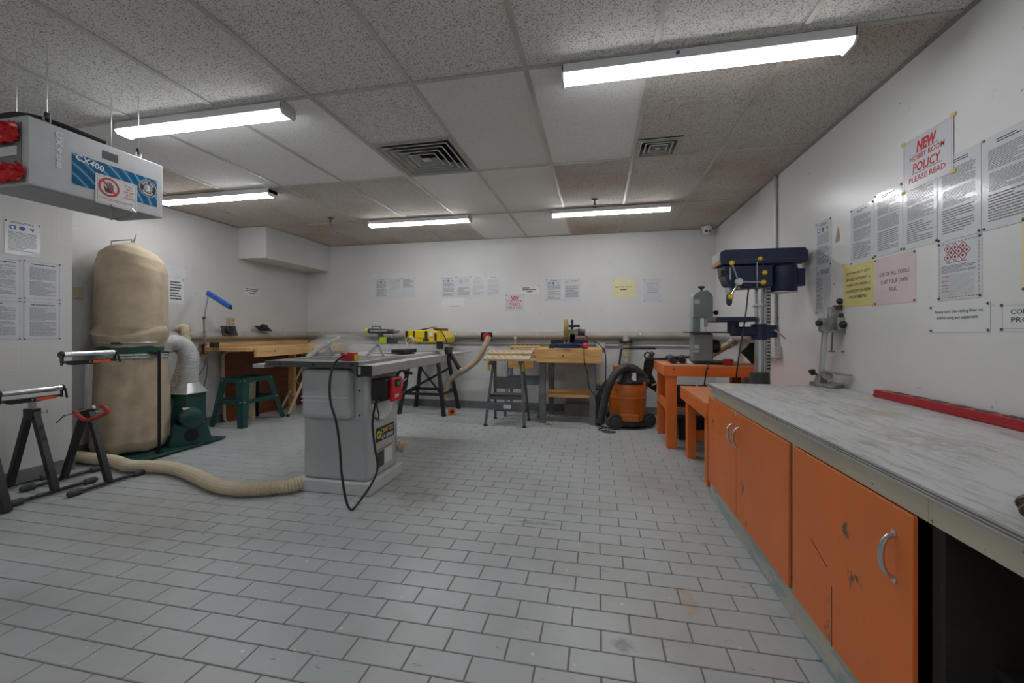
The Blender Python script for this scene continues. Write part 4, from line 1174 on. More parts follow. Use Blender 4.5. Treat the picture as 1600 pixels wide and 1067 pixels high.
# green tool stand
gs = thing('tool_stand', 'dark green sheet-metal tool stand under the near end of the workbench', 'stand', (-4.13,4.24,0))
TOP = {(0,0):(-4.26,4.00),(1,0):(-3.965,4.00),(1,1):(-3.97,4.44),(0,1):(-4.26,4.44)}
FT = {(0,0):(-4.36,3.94),(1,0):(-3.90,3.93),(1,1):(-3.925,4.61),(0,1):(-4.34,4.56)}
ZT = .555
for k in TOP:
    tx, ty = TOP[k]; fx, fy = FT[k]
    sx, sy = (1 if k[0] == 0 else -1), (1 if k[1] == 0 else -1)
    mb = MB()
    w0, w1 = .098, .068
    for d in ((sx,0),(0,sy)):
        a = [Vector((tx,ty,ZT)), Vector((tx+d[0]*w0,ty+d[1]*w0,ZT)), Vector((fx+d[0]*w1,fy+d[1]*w1,.0)), Vector((fx,fy,.0))]
        nrm = Vector((-sx*.004 if d[0] == 0 else 0, -sy*.004 if d[1] == 0 else 0, 0))
        mb.prism(a, -nrm)
    part('leg', mb, M_GREEN, gs, smooth=0)
    for zz in (ZT-.03, .285):
        q = Vector((tx,ty,ZT)).lerp(Vector((fx,fy,0)), 1-zz/ZT)
        part('bolt', MB().sphere((q.x+sx*.028, q.y-sy*.002, zz), .007, 8, 6), M_BOLT, gs)
        part('bolt', MB().sphere((q.x-sx*.002, q.y+sy*.028, zz), .007, 8, 6), M_BOLT, gs)
def at_z(k, z):
    return Vector((*TOP[k], ZT)).lerp(Vector((*FT[k], 0)), 1-z/ZT)
for (a, b2) in (((0,0),(1,0)),((1,0),(1,1)),((1,1),(0,1)),((0,1),(0,0))):
    for z, hh in ((ZT-.027,.054), (.285,.05)):
        part('rail', MB().beam(at_z(a,z), at_z(b2,z), .004, hh), M_GREEN, gs)
# clamp lamp
M_LBLUE = mat('lamp_blue', (.01,.10,.45), rough=.3, noise=.1)
lp = thing('desk_lamp', 'clamp lamp with a long blue head at the end of the workbench', 'lamp', (-4.294, 3.828, 0.877))
part('clamp', MB().box(*(lambda p: (p[0]-.018,p[1]-.02,.84,p[0]+.018,p[1]+.02,.855))((-4.294, 3.828, 0.898))).box(*(lambda p: (p[0]-.018,p[1]-.024,.84,p[0]+.018,p[1]-.018,.945))((-4.294, 3.828, 0.898))).box(*(lambda p: (p[0]-.018,p[1]-.024,.935,p[0]+.018,p[1]+.02,.945))((-4.294, 3.828, 0.898))), M_BLKM, lp)
part('lamp_wire', LAMP_WIRE, M_BLK, lp)
part('clamp_screw', MB().cyl((-4.280, 3.831, 0.734), (-4.280, 3.831, 0.870), .006, n=8), M_STEEL, lp)
part('lower_arm', MB().cyl((-4.294, 3.828, 0.927), (-4.304, 3.826, 1.234), .009, n=10), mat('lamp_grey', (.16,.16,.17), rough=.4), lp)
part('elbow', MB().sphere((-4.303, 3.827, 1.241), .016, 12, 8), M_BLKM, lp)
part('upper_arm', MB().cyl((-4.303, 3.827, 1.241), (-4.255, 3.836, 1.513), .007, n=10), M_STEEL, lp)
hd = part('lamp_head', MB().beam((-4.262, 3.835, 1.523), (-3.910, 3.785, 1.359), .035, .052), M_LBLUE, lp, bevel=.006)
part('head_joint', MB().sphere((-4.259, 3.836, 1.513), .016, 12, 8), M_LBLUE, hd)
part('head_tip', MB().beam((-3.924, 3.787, 1.363), (-3.891, 3.779, 1.345), .02, .03), M_BLKM, hd)

# ================================================================== DUCT PIPES ALONG THE WALLS
M_PVC = mat('pvc_pipe', (.40,.37,.335), rough=.4, noise=.15, nscale=4, world_pos=True)
M_CONDUIT = mat('conduit', (.62,.61,.60), rough=.4, noise=.06)
def pipe_run(name, label, p0, p1, r, m, clips, wall_dir, cat='pipe'):
    p0, p1 = Vector(p0), Vector(p1)
    t = thing(name, label, cat, (p0+p1)/2)
    part('pipe', MB().cyl(p0, p1, r, n=16), m, t)
    d = (p1-p0).normalized()
    for k in clips:
        p = p0.lerp(p1, k)
        part('clip', MB().cyl(p-d*.012, p+d*.012, r+.005, n=16), M_LSTEEL, t)
        wd = Vector(wall_dir)
        part('standoff', MB().cyl(p, p+wd, .008, n=8), M_LSTEEL, t)
    return t
pipe_run('dust_pipe', 'grey dust collection pipe along the left wall above the workbench', (XL+.06,3.3,1.045), (XL+.06,5.55,1.04), .045, M_PVC, (.25,.5,.8), (-.0595,0,0))
pipe_run('dust_pipe', 'grey dust collection pipe along the back wall', (XL+.02,YB-.062,1.037), (XR-.06,YB-.062,1.037), .048, M_PVC, (.06,.25,.42,.62,.85), (0,.0615,0))
pipe_run('dust_pipe', 'grey dust collection pipe along the right wall behind the drill press', (XR-.06,YB-.02,1.037), (XR-.06,4.25,1.03), .045, M_PVC, (.5,), (.0595,0,0))
pipe_run('conduit', 'thin white conduit under the dust pipe along the back wall', (-3.55,YB-.02,.925), (-.02,YB-.02,.925), .014, M_CONDUIT, (.1,.4,.7), (0,.0195,0), 'conduit')
pipe_run('conduit', 'thin white conduit along the back wall behind the shop vacuum', (.10,YB-.02,.905), (1.40,YB-.02,.905), .014, M_CONDUIT, (.2,.7), (0,.0195,0), 'conduit')
t = thing('junction_box', 'pale grey outlet box on the back wall right of the miter saw bench', 'outlet', (.04,YB,.86))
part('box', MB().box(-.02,YB-.05,.862,.10,YB-.0003,.945), M_CONDUIT, t, bevel=.004)
part('cover', MB().box(-.012,YB-.054,.868,.092,YB-.0502,.939), M_LSTEEL, t, bevel=.002)
part('receptacle', MB().box(.005,YB-.057,.885,.072,YB-.0542,.922), M_PAPER_MATT, t, bevel=.003)
# tee along the pipe near the vacuum
t = thing('pipe_tee', 'pipe tee with clamp above the shop vacuum', 'pipe fitting', (.42,YB-.062,1.03))
part('sleeve', MB().cyl((.30,YB-.062,1.037), (.52,YB-.062,1.037), .056, n=18), M_PVC, t)
part('band_clamp', MB().cyl((.525,YB-.062,1.037), (.54,YB-.062,1.037), .06, n=18), M_LSTEEL, t)
part('branch', MB().cyl((.36,YB-.085,1.03), (.36,YB-.10,.955), .045, n=16), M_PVC, t)

def dust_port(p, d, label, s=.085, up=(0,0,1), cuff=None):
    """black square dust inlet with its round collar"""
    p = Vector(p); d = Vector(d).normalized(); up = Vector(up)
    r = up.cross(d).normalized(); u = d.cross(r)
    R = Matrix((r, u, d)).transposed()
    t = thing('dust_port', label, 'dust port', p, group='black dust ports on the wall pipe')
    part('plate', MB().obox(p, (2*s,1.5*s,.012), R), M_BLK, t, bevel=.003)
    part('collar', MB().lathe([(.048,0),(.046,.035),(.040,.04),(.036,.04)], p+d*.006, d, 18), M_BLK, t)
    part('mouth', MB().cyl(p+d*.0465, p+d*.0475, .036, n=16), M_DARK, t)
    if cuff: part('cuff', MB().lathe([(.052,0),(.055,.01),(.055,.035),(.05,.04)], p+d*.012, d, 18), cuff, t)
    return t
dust_port((-4.482, 3.667, 1.098), (.6,-.75,-.2), 'black dust port with the cream hose plugged in, beside the dust bag')
dust_port((-4.325,4.17,1.10), (.75,-.2,.35), 'black dust port on the left wall right of the lamp')
dust_port((-4.325,4.69,1.13), (.5,-.1,.8), 'black dust port tilted upward, farthest along the left wall')
dust_port((-1.499, 5.500, 1.019), (.35,-.9,-.2), 'black dust port with a red cuff on the back wall', .08, cuff=M_RED)
t = thing('dust_hose', 'tan hose dropping from the red-cuffed port behind the black stand', 'hose', (-1.9,5.4,0))
M_TANH = mat('tan_hose', (.46,.36,.25), rough=.5, noise=.12, nscale=10)
part('hose', hose(MB(), [(-1.441, 5.420, 1.020), (-1.484, 5.380, 0.900), (-1.588, 5.400, 0.725), (-1.755, 5.440, 0.588), (-1.942, 5.500, 0.482), (-2.067, 5.530, 0.349), (-2.095, 5.530, 0.123)], .042, .013, .08, 14), M_TANH, t, smooth=0)
t = thing('dust_hose', 'ribbed cream hose hanging behind the shop vacuum', 'hose', (.36,5.56,0))
part('hose', hose(MB(), [(.36,YB-.10,.96), (.36,YB-.11,.85), (.365,YB-.10,.70), (.34,YB-.09,.55), (.22,YB-.085,.42), (.02,YB-.075,.40), (-.12,YB-.07,.42)], .05, .018, .16, 14), M_CREAMH, t, smooth=0)
part('collar', MB().cyl((.36,YB-.10,.945), (.36,YB-.10,.965), .085, n=18), M_BLK, t)

# ================================================================== TABLE SAW
M_SAWG = mat('saw_grey', (.43,.455,.455), rough=.38, noise=.07, nscale=4)
M_SAWL = mat('saw_light_grey', (.53,.55,.55), rough=.35, noise=.06, nscale=4)
M_IRON = mat('cast_iron', (.34,.335,.32), rough=.28, metal=.55, noise=.18, nscale=5)
M_EDGEL = mat('trunnion_light', (.66,.67,.67), rough=.35, noise=.06)
M_IRONS = mat('cast_iron_side', (.10,.10,.10), rough=.45, metal=.4, noise=.2)
M_ALU = mat('aluminium', (.56,.57,.58), rough=.32, metal=.55, noise=.06)
ts = thing('table_saw', 'grey cabinet table saw in the middle of the floor', 'table saw', (-1.75, 2.73, 0))
part('plinth', MB().box(-2.022, 2.487, 0, -1.478, 2.965, .085), M_SAWL, ts, bevel=.008)
cab = part('cabinet', MB().box(-1.995, 2.512, .085, -1.505, 2.94, .857), M_SAWG, ts, bevel=.022, seg=3)
mc = part('motor_cover', MB().box(-1.955, 2.435, .515, -1.595, 2.516, .845), M_SAWG, ts, bevel=.03, seg=4)
part('cover_rib', MB().box(-1.95, 2.4335, .655, -1.60, 2.436, .664).box(-1.95, 2.4335, .630, -1.60, 2.436, .636), M_SAWL, mc)
part('cover_flange', MB().box(-1.985, 2.506, .50, -1.545, 2.514, .85), M_SAWG, ts, bevel=.002)
for zz in (.70, .535):
    part('screw', MB().cyl((-1.56,2.506,zz), (-1.56,2.502,zz), .007, n=10), M_BLK, cab)
part('latch', MB().cyl((-1.975,2.506,.64), (-1.975,2.495,.64), .008, n=10), M_BOLT, cab)
tb = part('table_top', MB().box(-2.195, 2.40, .862, -1.505, 3.06, .90), M_IRON, ts, bevel=.003)
part('table_edge', MB().box(-2.197, 2.3975, .860, -1.503, 2.3995, .899), M_IRONS, tb)
for (xx) in (-2.08, -1.83, -1.55):
    part('edge_hole', MB().cyl((xx,2.3973,.88), (xx,2.3965,.88), .009, n=12), M_DARK, tb)
part('miter_slot', MB().box(-2.19, 2.58, .9002, -1.51, 2.60, .9006), M_DARK, tb, smooth=0)
part('miter_slot', MB().box(-2.19, 2.95, .9002, -1.51, 2.97, .9006), M_DARK, tb, smooth=0)
part('throat_plate', MB().box(-2.05, 2.73, .9002, -1.66, 2.82, .9012), mat('plate_red_brown', (.30,.20,.15), rough=.4), tb, smooth=0)
part('extension_wing', MB().box(-2.195, 3.062, .866, -1.505, 4.18, .90), mat('wing_laminate', (.45,.44,.42), rough=.35, noise=.06), ts, bevel=.003)
fr = part('front_rail', MB().box(-1.503, 2.385, .812, -1.40, 4.23, .877), M_ALU, ts, bevel=.002)
part('rail_end_cap', MB().box(-1.505, 2.372, .810, -1.398, 2.386, .879), M_BLK, fr, bevel=.002)
part('cap_stripe', MB().box(-1.487, 2.3705, .822, -1.470, 2.3719, .870), M_LSTEEL, fr, smooth=0)
part('rail_scale', MB().box(-1.502, 2.42, .8773, -1.48, 4.20, .8779), mat('scale_white', (.62,.62,.58), rough=.4), fr, smooth=0)
part('rail_angle', MB().box(-1.512, 2.40, .80, -1.503, 4.20, .862), M_BLKM, ts)
part('rear_rail', MB().box(-2.285, 2.385, .850, -2.197, 4.20, .876), M_ALU, ts, bevel=.002)
# rip fence across the table
fn = part('rip_fence', MB().box(-2.36, 3.74, .906, -1.41, 3.81, .965), M_ALU, ts, bevel=.003)
part('fence_face', MB().box(-2.36, 3.725, .904, -1.43, 3.739, .968), mat('fence_white', (.62,.62,.62), rough=.3), fn, bevel=.001)
part('fence_head', MB().box(-1.42, 3.71, .815, -1.388, 3.84, .945), M_BLKM, fn, bevel=.004)
part('fence_post', MB().box(-1.50, 3.70, .93, -1.44, 3.74, 1.0), M_BLKM, fn, bevel=.004)
part('cam_handle', MB().cyl((-1.385,3.775,.885), (-1.30,3.775,.745), .016, .022, 14).sphere((-1.30,3.775,.745), .024, 12, 8), M_BLK, fn)
part('handle_tip', MB().cyl((-1.297,3.775,.742), (-1.288,3.775,.728), .02, n=12), M_STEEL, fn)
part('fence_rod', MB().cyl((-1.40,3.9,.87), (-1.36,4.35,.87), .006, n=8), M_STEEL, fn)
# miter gauge lying on the wing
mg = part('miter_gauge', MB().box(-1.98, 3.32, .9002, -1.55, 3.34, .908).prism([(-1.70,3.20,.908),(-1.58,3.20,.908),(-1.58,3.44,.908),(-1.70,3.44,.908)], (0,0,.035)), M_BLKM, ts, bevel=.003)
# clear blade guard with splitter
M_CLEAR = mat('clear_guard', (.80,.81,.80), rough=.12, noise=.05, alpha=.13)
part('blade', MB().cyl((-1.86,2.7735,.800), (-1.86,2.7765,.800), .115, n=40), M_STEEL, ts)
gd = part('blade_guard', MB().prism([(-2.10,2.735,.915),(-1.66,2.735,.915),(-1.62,2.735,.99),(-1.68,2.735,1.055),(-1.80,2.735,1.075),(-2.0,2.735,1.07),(-2.13,2.735,1.01)], (0,.004,0)).prism([(-2.10,2.811,.915),(-1.66,2.811,.915),(-1.62,2.811,.99),(-1.68,2.811,1.055),(-1.80,2.811,1.075),(-2.0,2.811,1.07),(-2.13,2.811,1.01)], (0,.004,0)), M_CLEAR, ts, smooth=0)
part('guard_arm', MB().beam((-2.17,2.775,.905), (-1.90,2.775,1.05), .03, .022), M_SAWL, gd, bevel=.003)
part('guard_arm', MB().beam((-2.10,2.70,.905), (-1.93,2.70,1.02), .012, .03), M_SAWL, gd, bevel=.003)
part('anti_kickback_pawl', MB().prism([(-2.02,2.76,.91),(-1.95,2.76,.91),(-1.99,2.76,.99)], (0,.004,0)).prism([(-2.02,2.79,.91),(-1.95,2.79,.91),(-1.99,2.79,.99)], (0,.004,0)), M_STEEL, gd, smooth=0)
part('guard_strut', MB().beam((-1.70,2.82,.91), (-1.60,2.82,1.0), .008, .02).beam((-1.60,2.82,1.0), (-1.56,2.82,.91), .008, .02), M_LSTEEL, gd)
# magnetic switch, wheel, trunnion cover on the right face
sw = part('switch_box', MB().box(-1.50, 2.55, .628, -1.395, 2.74, .772), M_BLK, ts, bevel=.006)
pd = part('stop_paddle', MB().box(-1.395, 2.60, .615, -1.368, 2.735, .775), mat('switch_red', (.60,.02,.03), rough=.35), sw, bevel=.006)
part('start_button', MB().cyl((-1.368,2.665,.735), (-1.360,2.665,.735), .016, n=14), mat('button_green', (.05,.25,.06), rough=.4), pd)
part('paddle_slot', MB().box(-1.3682,2.63,.71,-1.3672,2.70,.762), M_BLK, pd, smooth=0)
text(pd, 'OFF', frame((-1.3675, 2.655, .650), (0,1,0), (0,0,1)), INK['w'], height=.026, bold=.02)
wl = part('handwheel', MB().ring((-1.43,2.85,.72), (1,0,0), .085, .011, 32, 10), M_BLK, ts)
part('wheel_hub', MB().cyl((-1.505,2.85,.72), (-1.425,2.85,.72), .02, n=14).cyl((-1.43,2.85,.72), (-1.43,2.925,.735), .008, n=8).cyl((-1.43,2.85,.72), (-1.43,2.79,.77), .008, n=8).cyl((-1.43,2.85,.72), (-1.43,2.82,.64), .008, n=8), M_STEEL, wl)
part('wheel_grip', MB().cyl((-1.43,2.905,.78), (-1.37,2.905,.78), .010, n=10), M_BLK, wl)
tc_ = part('tilt_plate', MB().prism([(-1.506,2.56,.60)]+[(-1.506, 2.70+.14*math.cos(a), .60+.14*math.sin(a)*.9) for a in [PI+PI*k/12 for k in range(1,12)]]+[(-1.506,2.84,.60)], (.016,0,0)), M_EDGEL, ts)
part('plate_knob', MB().cyl((-1.494,2.63,.52), (-1.488,2.63,.52), .008, n=10), M_BOLT, tc_)
part('plate_knob', MB().cyl((-1.494,2.77,.52), (-1.488,2.77,.52), .008, n=10), M_BOLT, tc_)
# labels on the right face
FS = frame((-1.505, 2.53, .085), (0,1,0), (0,0,1))
def fs_box(mb, u0, v0, u1, v1, n0, n1):
    q = MB().box(u0, v0, n0, u1, v1, n1)
    return mb.add([FS @ p for p in q.v], q.f)
lb = part('brand_label', fs_box(MB(), .085, .235, .345, .335, .0004, .0012), M_BLK, ts, smooth=0, label='black and yellow maker label')
q = MB().ring((.122,.285,.0014), (0,0,1), .022, .007, 20, 6)
part('label_emblem', MB().add([FS @ p for p in q.v], q.f), INK['y'], lb)
text(lb, 'CRAFTEX', FS @ Matrix.Translation((.245,.302,.0016)), INK['y'], height=.036, width=.18, bold=.02, shear=.15)
text(lb, 'CX-SERIES', FS @ Matrix.Translation((.245,.258,.0016)), INK['w'], height=.024, width=.165, bold=.02, shear=.15)
l2 = part('spec_label', fs_box(MB(), .10, .05, .315, .215, .0004, .0010), M_LSTEEL, ts, smooth=0, label='grey and white specification label')
part('spec_block', fs_box(MB(), .10, .055, .195, .165, .0012, .0016), mat('label_dark', (.06,.065,.065), rough=.5, noise=.6, nscale=90), l2, smooth=0)
part('spec_strip', fs_box(MB(), .10, .17, .315, .185, .0012, .0016), mat('label_orange', (.38,.22,.10), rough=.5, noise=.4, nscale=70), l2, smooth=0)
part('spec_field', fs_box(MB(), .21, .06, .31, .165, .0012, .0016), M_PAPER_MATT, l2, smooth=0)
text(ts, 'CX-SERIES', FS @ Matrix.Translation((.375,.20,.0006)) @ Matrix.Rotation(-PI/2, 4, 'Z'), INK['k'], height=.022, width=.22, bold=.01)
# red plug box and the long cord
t = thing('plug_box', 'red plug box with a black cord on the table saw top', 'plug', (-1.64,2.52,.9))
part('case', MB().box(-1.70, 2.495, .9005, -1.605, 2.56, .955), M_RED, t, bevel=.006)
part('socket', MB().box(-1.665, 2.491, .922, -1.62, 2.496, .940), M_RED, t, bevel=.003)
part('yellow_tab', MB().box(-1.604, 2.505, .9005, -1.592, 2.55, .94), INK['y'], t, bevel=.002)
part('power_cord', MB().tube(spline([(-1.70,2.53,.93), (-1.586, 2.388, 0.947), (-1.614, 2.321, 0.902), (-1.626, 2.288, 0.809), (-1.613, 2.270, 0.673), (-1.569, 2.269, 0.530), (-1.543, 2.264, 0.383), (-1.526, 2.257, 0.230), (-1.505, 2.272, 0.059), (-1.474, 2.278, 0.008), (-1.457, 2.333, 0.034), (-1.415, 2.403, 0.120), (-1.406, 2.466, 0.210), (-1.442, 2.489, 0.348), (-1.460, 2.496, 0.493), (-1.444, 2.509, 0.619), (-1.46,2.60,.69), (-1.44,2.56,.70)], .015), .0075, 8), M_BLK, ts, label='long black cord looping to the floor')
part('cable_loop', MB().tube(spline([(-1.451, 2.487, 0.529), (-1.416, 2.484, 0.519), (-1.408, 2.486, 0.548), (-1.426, 2.493, 0.601), (-1.432, 2.512, 0.653)], .01), .005, 8), M_BLK, ts)
# lime-green cordless tool resting on the fence
M_LIME = mat('lime_plastic', (.50,.62,.03), rough=.4, noise=.06)
M_DGREY = mat('dark_grey_plastic', (.05,.052,.055), rough=.45, noise=.15)
t = thing('cordless_tool', 'black and lime-green cordless tool standing on the rip fence', 'power tool', (-2.0,3.775,.966))
bt = part('battery', MB().box(-2.10, 3.735, .9685, -1.955, 3.825, 1.035), M_DGREY, t, bevel=.004)
part('battery_frame', MB().box(-2.105, 3.728, .972, -2.03, 3.735, 1.038), M_LIME, bt, bevel=.002)
part('grip', MB().beam((-2.11,3.78,1.02), (-2.13,3.78,1.09), .04, .045), M_DGREY, t, bevel=.008)
part('barrel', MB().cyl((-2.255,3.78,1.098), (-1.975,3.78,1.093), .026, .024, 16), M_DGREY, t)
part('rear_cap', MB().cyl((-2.285,3.78,1.098), (-2.25,3.78,1.098), .022, .029, 16), M_LIME, t)
part('lettering_strip', MB().box(-2.22,3.752,1.092,-2.04,3.7545,1.106), M_LSTEEL, t, smooth=0)
part('nozzle', MB().cyl((-1.975,3.78,1.093), (-1.925,3.78,1.092), .021, .014, 14), mat('nozzle_pink', (.35,.22,.24), rough=.4), t)
part('top_hook', MB().tube([(-2.22,3.78,1.12),(-2.21,3.78,1.145),(-2.13,3.78,1.145),(-2.12,3.78,1.12)], .006, 6), M_DGREY, t)

# ================================================================== BLACK STAND WITH THE YELLOW PLANER
st = thing('machine_stand', 'black splayed-leg steel stand under the yellow machine', 'stand', (-2.26,5.34,0))
TZ = .835
SB = [(-2.08,5.15),(-2.08,5.50),(-2.44,5.50),(-2.44,5.15)]
SF = [(-1.945,5.05),(-1.935,5.60),(-2.585,5.60),(-2.575,5.07)]
for (tx,ty),(fx,fy) in zip(SB,SF):
    lg = part('leg', MB().beam((fx,fy,.01),(tx,ty,TZ), .045, .045, (0,1,0)), M_BLKM, st, bevel=.003)
    part('foot_pad', MB().box(fx-.026,fy-.026,0,fx+.026,fy+.026,.02), M_BLK, lg, bevel=.003)
def sl(i, z):
    return Vector((*SB[i],TZ)).lerp(Vector((*SF[i],0)), 1-z/TZ)
for i in range(4):
    j = (i+1) % 4
    part('brace', MB().beam(sl(i,.27), sl(j,.27), .012, .035), M_BLKM, st)
    part('top_rail', MB().beam(sl(i,TZ-.02), sl(j,TZ-.02), .02, .04), M_BLKM, st)
part('diagonal_brace', MB().beam(sl(0,.27), sl(2,.58), .010, .028).beam(sl(3,.27), sl(1,.58), .010, .028), M_BLKM, st)
part('shelf_plate', MB().box(-2.47,5.13,TZ,-2.05,5.52,TZ+.012), M_BLKM, st)
M_YELP = mat('yellow_plastic', (.70,.50,.015), rough=.4, noise=.08, nscale=8)
ym = thing('planer', 'yellow portable planer on the black stand against the back wall', 'planer', (-2.26,5.33,TZ+.012))
z0 = TZ+.0125
part('base', MB().box(-2.52,5.14,z0,-1.99,5.52,z0+.045), M_SAWG, ym, bevel=.006)
for (xx,yy) in ((-2.47,5.19),(-2.04,5.19),(-2.47,5.47),(-2.04,5.47)):
    part('column', MB().cyl((xx,yy,z0+.045),(xx,yy,z0+.12), .018, n=12), M_STEEL, ym)
hd = part('head', MB().prism([(-2.53,5.12,z0+.10),(-1.97,5.12,z0+.09),(-1.95,5.12,z0+.16),(-2.03,5.12,z0+.255),(-2.48,5.12,z0+.265),(-2.53,5.12,z0+.22)], (0,.40,0)), M_YELP, ym, bevel=.012)
part('head_panel', MB().box(-2.38,5.114,z0+.16,-2.24,5.121,z0+.25), M_YELP, hd, bevel=.003)
for (a, b2, c_, d_) in ((-2.51,-2.47,.13,.25),(-2.40,-2.375,.17,.25),(-2.235,-2.20,.15,.25),(-2.26,-2.18,.115,.15),(-2.10,-2.07,.12,.22)):
    part('vent', MB().box(a,5.112,z0+c_,b2,5.1205,z0+d_), M_BLK, hd, bevel=.002)
part('warning_label', MB().box(-2.17,5.112,z0+.175,-2.12,5.1195,z0+.235), M_PAPER_MATT, hd, smooth=0)
part('crank_wheel', MB().ring((-2.44,5.10,z0+.115), (0,1,0), .055, .012, 24, 8), M_LSTEEL, ym)
part('roof_plate', MB().beam((-2.40,5.3,z0+.262), (-2.17,5.3,z0+.305), .20, .006), M_LSTEEL, ym)
part('motor_grill', MB().box(-2.13,5.15,z0+.235,-2.03,5.45,z0+.285), mat('maroon', (.12,.03,.03), rough=.4), hd, bevel=.01)
part('cable', MB().tube(spline([(-2.12,5.13,z0+.28),(-2.02,5.11,z0+.26),(-1.95,5.10,z0+.17),(-1.91,5.09,z0+.06),(-1.90,5.09,z0-.03)], .02), .007, 8), M_BLK, ym)
t = thing('tape_roll', 'orange roll of tape on the floor at the foot of the black stand', 'tape roll', (-1.88,5.13,0))
part('roll', MB().lathe([(.026,-.022),(.046,-.022),(.046,.022),(.026,.022),(.026,-.022)], (-1.865,5.13,.047), (.5,-.85,0), 24), mat('orange_tape', (.66,.17,.03), rough=.4), t)

# ================================================================== FOLDING WORK TABLES
M_JAW = mat_wood('bamboo_jaw', (.58,.45,.29), (.47,.35,.21), 'X')
M_WMG = mat('workmate_grey', (.13,.135,.145), rough=.42, noise=.2, nscale=8)
M_WMB = mat('workmate_blue', (.16,.19,.22), rough=.45, noise=.25, nscale=8)
M_YC = mat('yellow_clip', (.66,.42,.03), rough=.4)
def tilt_mb(mb_, y0, z0_, k):
    for v in mb_.v: v.z += (v.y-y0)*k
    return mb_
def work_table(xc, yf, w, label, m, zt, plate_text):
    """folding work table, front at yf, two slotted jaws on an A-frame with steps"""
    t = thing('folding_work_table', label, 'work table', (xc, yf+.2, 0), group='folding work tables with wooden jaws')
    x0, x1 = xc-w/2, xc+w/2
    for (ya, yb, zz) in ((yf-.03, yf+.12, zt-.005), (yf+.17, yf+.31, zt+.052)):
        tl = lambda mb_: tilt_mb(mb_, ya, zz, .20)
        jw = part('jaw', tl(MB().box(x0-.045, ya, zz-.028, x1+.07, yb, zz)), M_JAW, t, bevel=.004)
        for i in range(6):
            for r_ in range(2):
                xx = x0+.0+(w)*(i+.5*r_)/5.6; yy = ya+.04+.06*r_
                part('dog_hole', tl(MB().cyl((xx,yy,zz+.0002),(xx,yy,zz+.001), .010, n=10)), M_DARK, jw)
    for xx in (x0+.04, x1-.04):
        part('jaw_slide', MB().beam((xx,yf-.02,zt-.06),(xx,yf+.32,zt+.015), .04, .04), m, t, bevel=.003)
    for xx, s in ((x0,-1),(x1,1)):
        lg = part('leg', MB().beam((xx+s*.015,yf-.03,.02),(xx-s*.045,yf+.12,zt-.04), .030, .022, (0,1,0)), m, t, bevel=.003)
        part('foot', MB().lathe([(.024,0),(.026,.006),(.018,.02),(.012,.03)], (xx+s*.015,yf-.03,0), (0,0,1), 14), M_BLK, lg)
        lg = part('leg', MB().beam((xx,yf+.38,.02),(xx-s*.045,yf+.20,zt-.04), .030, .022, (0,1,0)), m, t, bevel=.003)
        part('foot', MB().lathe([(.022,0),(.024,.006),(.016,.02)], (xx,yf+.38,0), (0,0,1), 14), M_BLK, lg)
        part('side_link', MB().beam((xx-s*.005,yf+.01,.30),(xx-s*.01,yf+.33,.16), .008, .02, (0,1,0)), m, t)
        part('clip', MB().box(xx-s*.01-.014,yf+.02,zt-.15,xx-s*.01+.014,yf+.05,zt-.05), M_YC, t, bevel=.004)
    part('front_panel', MB().box(x0+.045,yf+.10,.42,x1-.045,yf+.106,.56), m, t, bevel=.002)
    part('step_plate', MB().box(x0+.02,yf+.035,.34,x1-.03,yf+.26,.352).box(x0+.02,yf+.035,.30,x1-.03,yf+.041,.352), m, t, bevel=.002)
    cb = part('cross_plate', MB().box(x0-.005,yf-.012,.185,x1+.005,yf-.004,.265), m, t, bevel=.002)
    part('label_plate', MB().box(xc-.02,yf-.0135,.205,xc+.07,yf-.0122,.250), M_PAPER_MATT, cb, smooth=0)
    part('back_rung', MB().beam((x0,yf+.365,.12),(x1,yf+.365,.12), .02, .04), m, t)
    return t
work_table(-1.045, 4.66, .425, 'grey folding work table with bamboo jaws in front of the back wall', M_WMG, .785, '')
t2 = thing('folding_work_table', 'second folding work table with blue legs, behind the grey one', 'work table', (-.98,5.36,0), group='folding work tables with wooden jaws')
for (ya, yb, za) in ((5.22,5.26,.82),(5.40,5.53,.90)):
    jw = part('jaw', MB().box(-1.14,ya,za-.07 if yb-ya < .06 else za-.03,-.74,yb,za+.045 if yb-ya < .06 else za), M_WOODX, t2, bevel=.004)
    for i in range(6):
        part('dog_hole', MB().cyl((-1.08+.056*i,ya-.0002,za+.01),(-1.08+.056*i,ya-.001,za+.01), .008, n=8), M_DARK, jw)
part('side_board', MB().box(-1.13,5.215,.62,-.80,5.24,.72), M_WOODX, t2, bevel=.003)
for xx in (-1.16,-.72):
    part('leg', MB().beam((xx-.01,5.20,.0),(xx+.03,5.30,.83), .036, .03, (0,1,0)), M_WMB, t2, bevel=.003)
    part('leg', MB().beam((xx,5.56,.0),(xx+.03,5.44,.87), .036, .03, (0,1,0)), M_WMB, t2, bevel=.003)
    part('screw_block', MB().box(xx-.03,5.20,.80,xx+.04,5.25,.85), M_WMB, t2, bevel=.006)
part('step_plate', MB().box(-1.13,5.28,.40,-.73,5.31,.52), M_WMB, t2, bevel=.002)
part('lower_plate', MB().box(-1.15,5.23,.10,-.72,5.25,.18), M_WMB, t2, bevel=.002)
part('clamp_peg', MB().cyl((-1.09,5.47,.90),(-1.09,5.47,.985), .012, n=10).sphere((-1.09,5.47,1.0), .022, 10, 8), mat('peg_pink', (.55,.40,.36), rough=.4), t2)
part('crank', MB().cyl((-.845,5.20,.845),(-.80,5.12,.85), .012, n=10).sphere((-.80,5.12,.855), .028, 10, 8), M_CRM, t2)

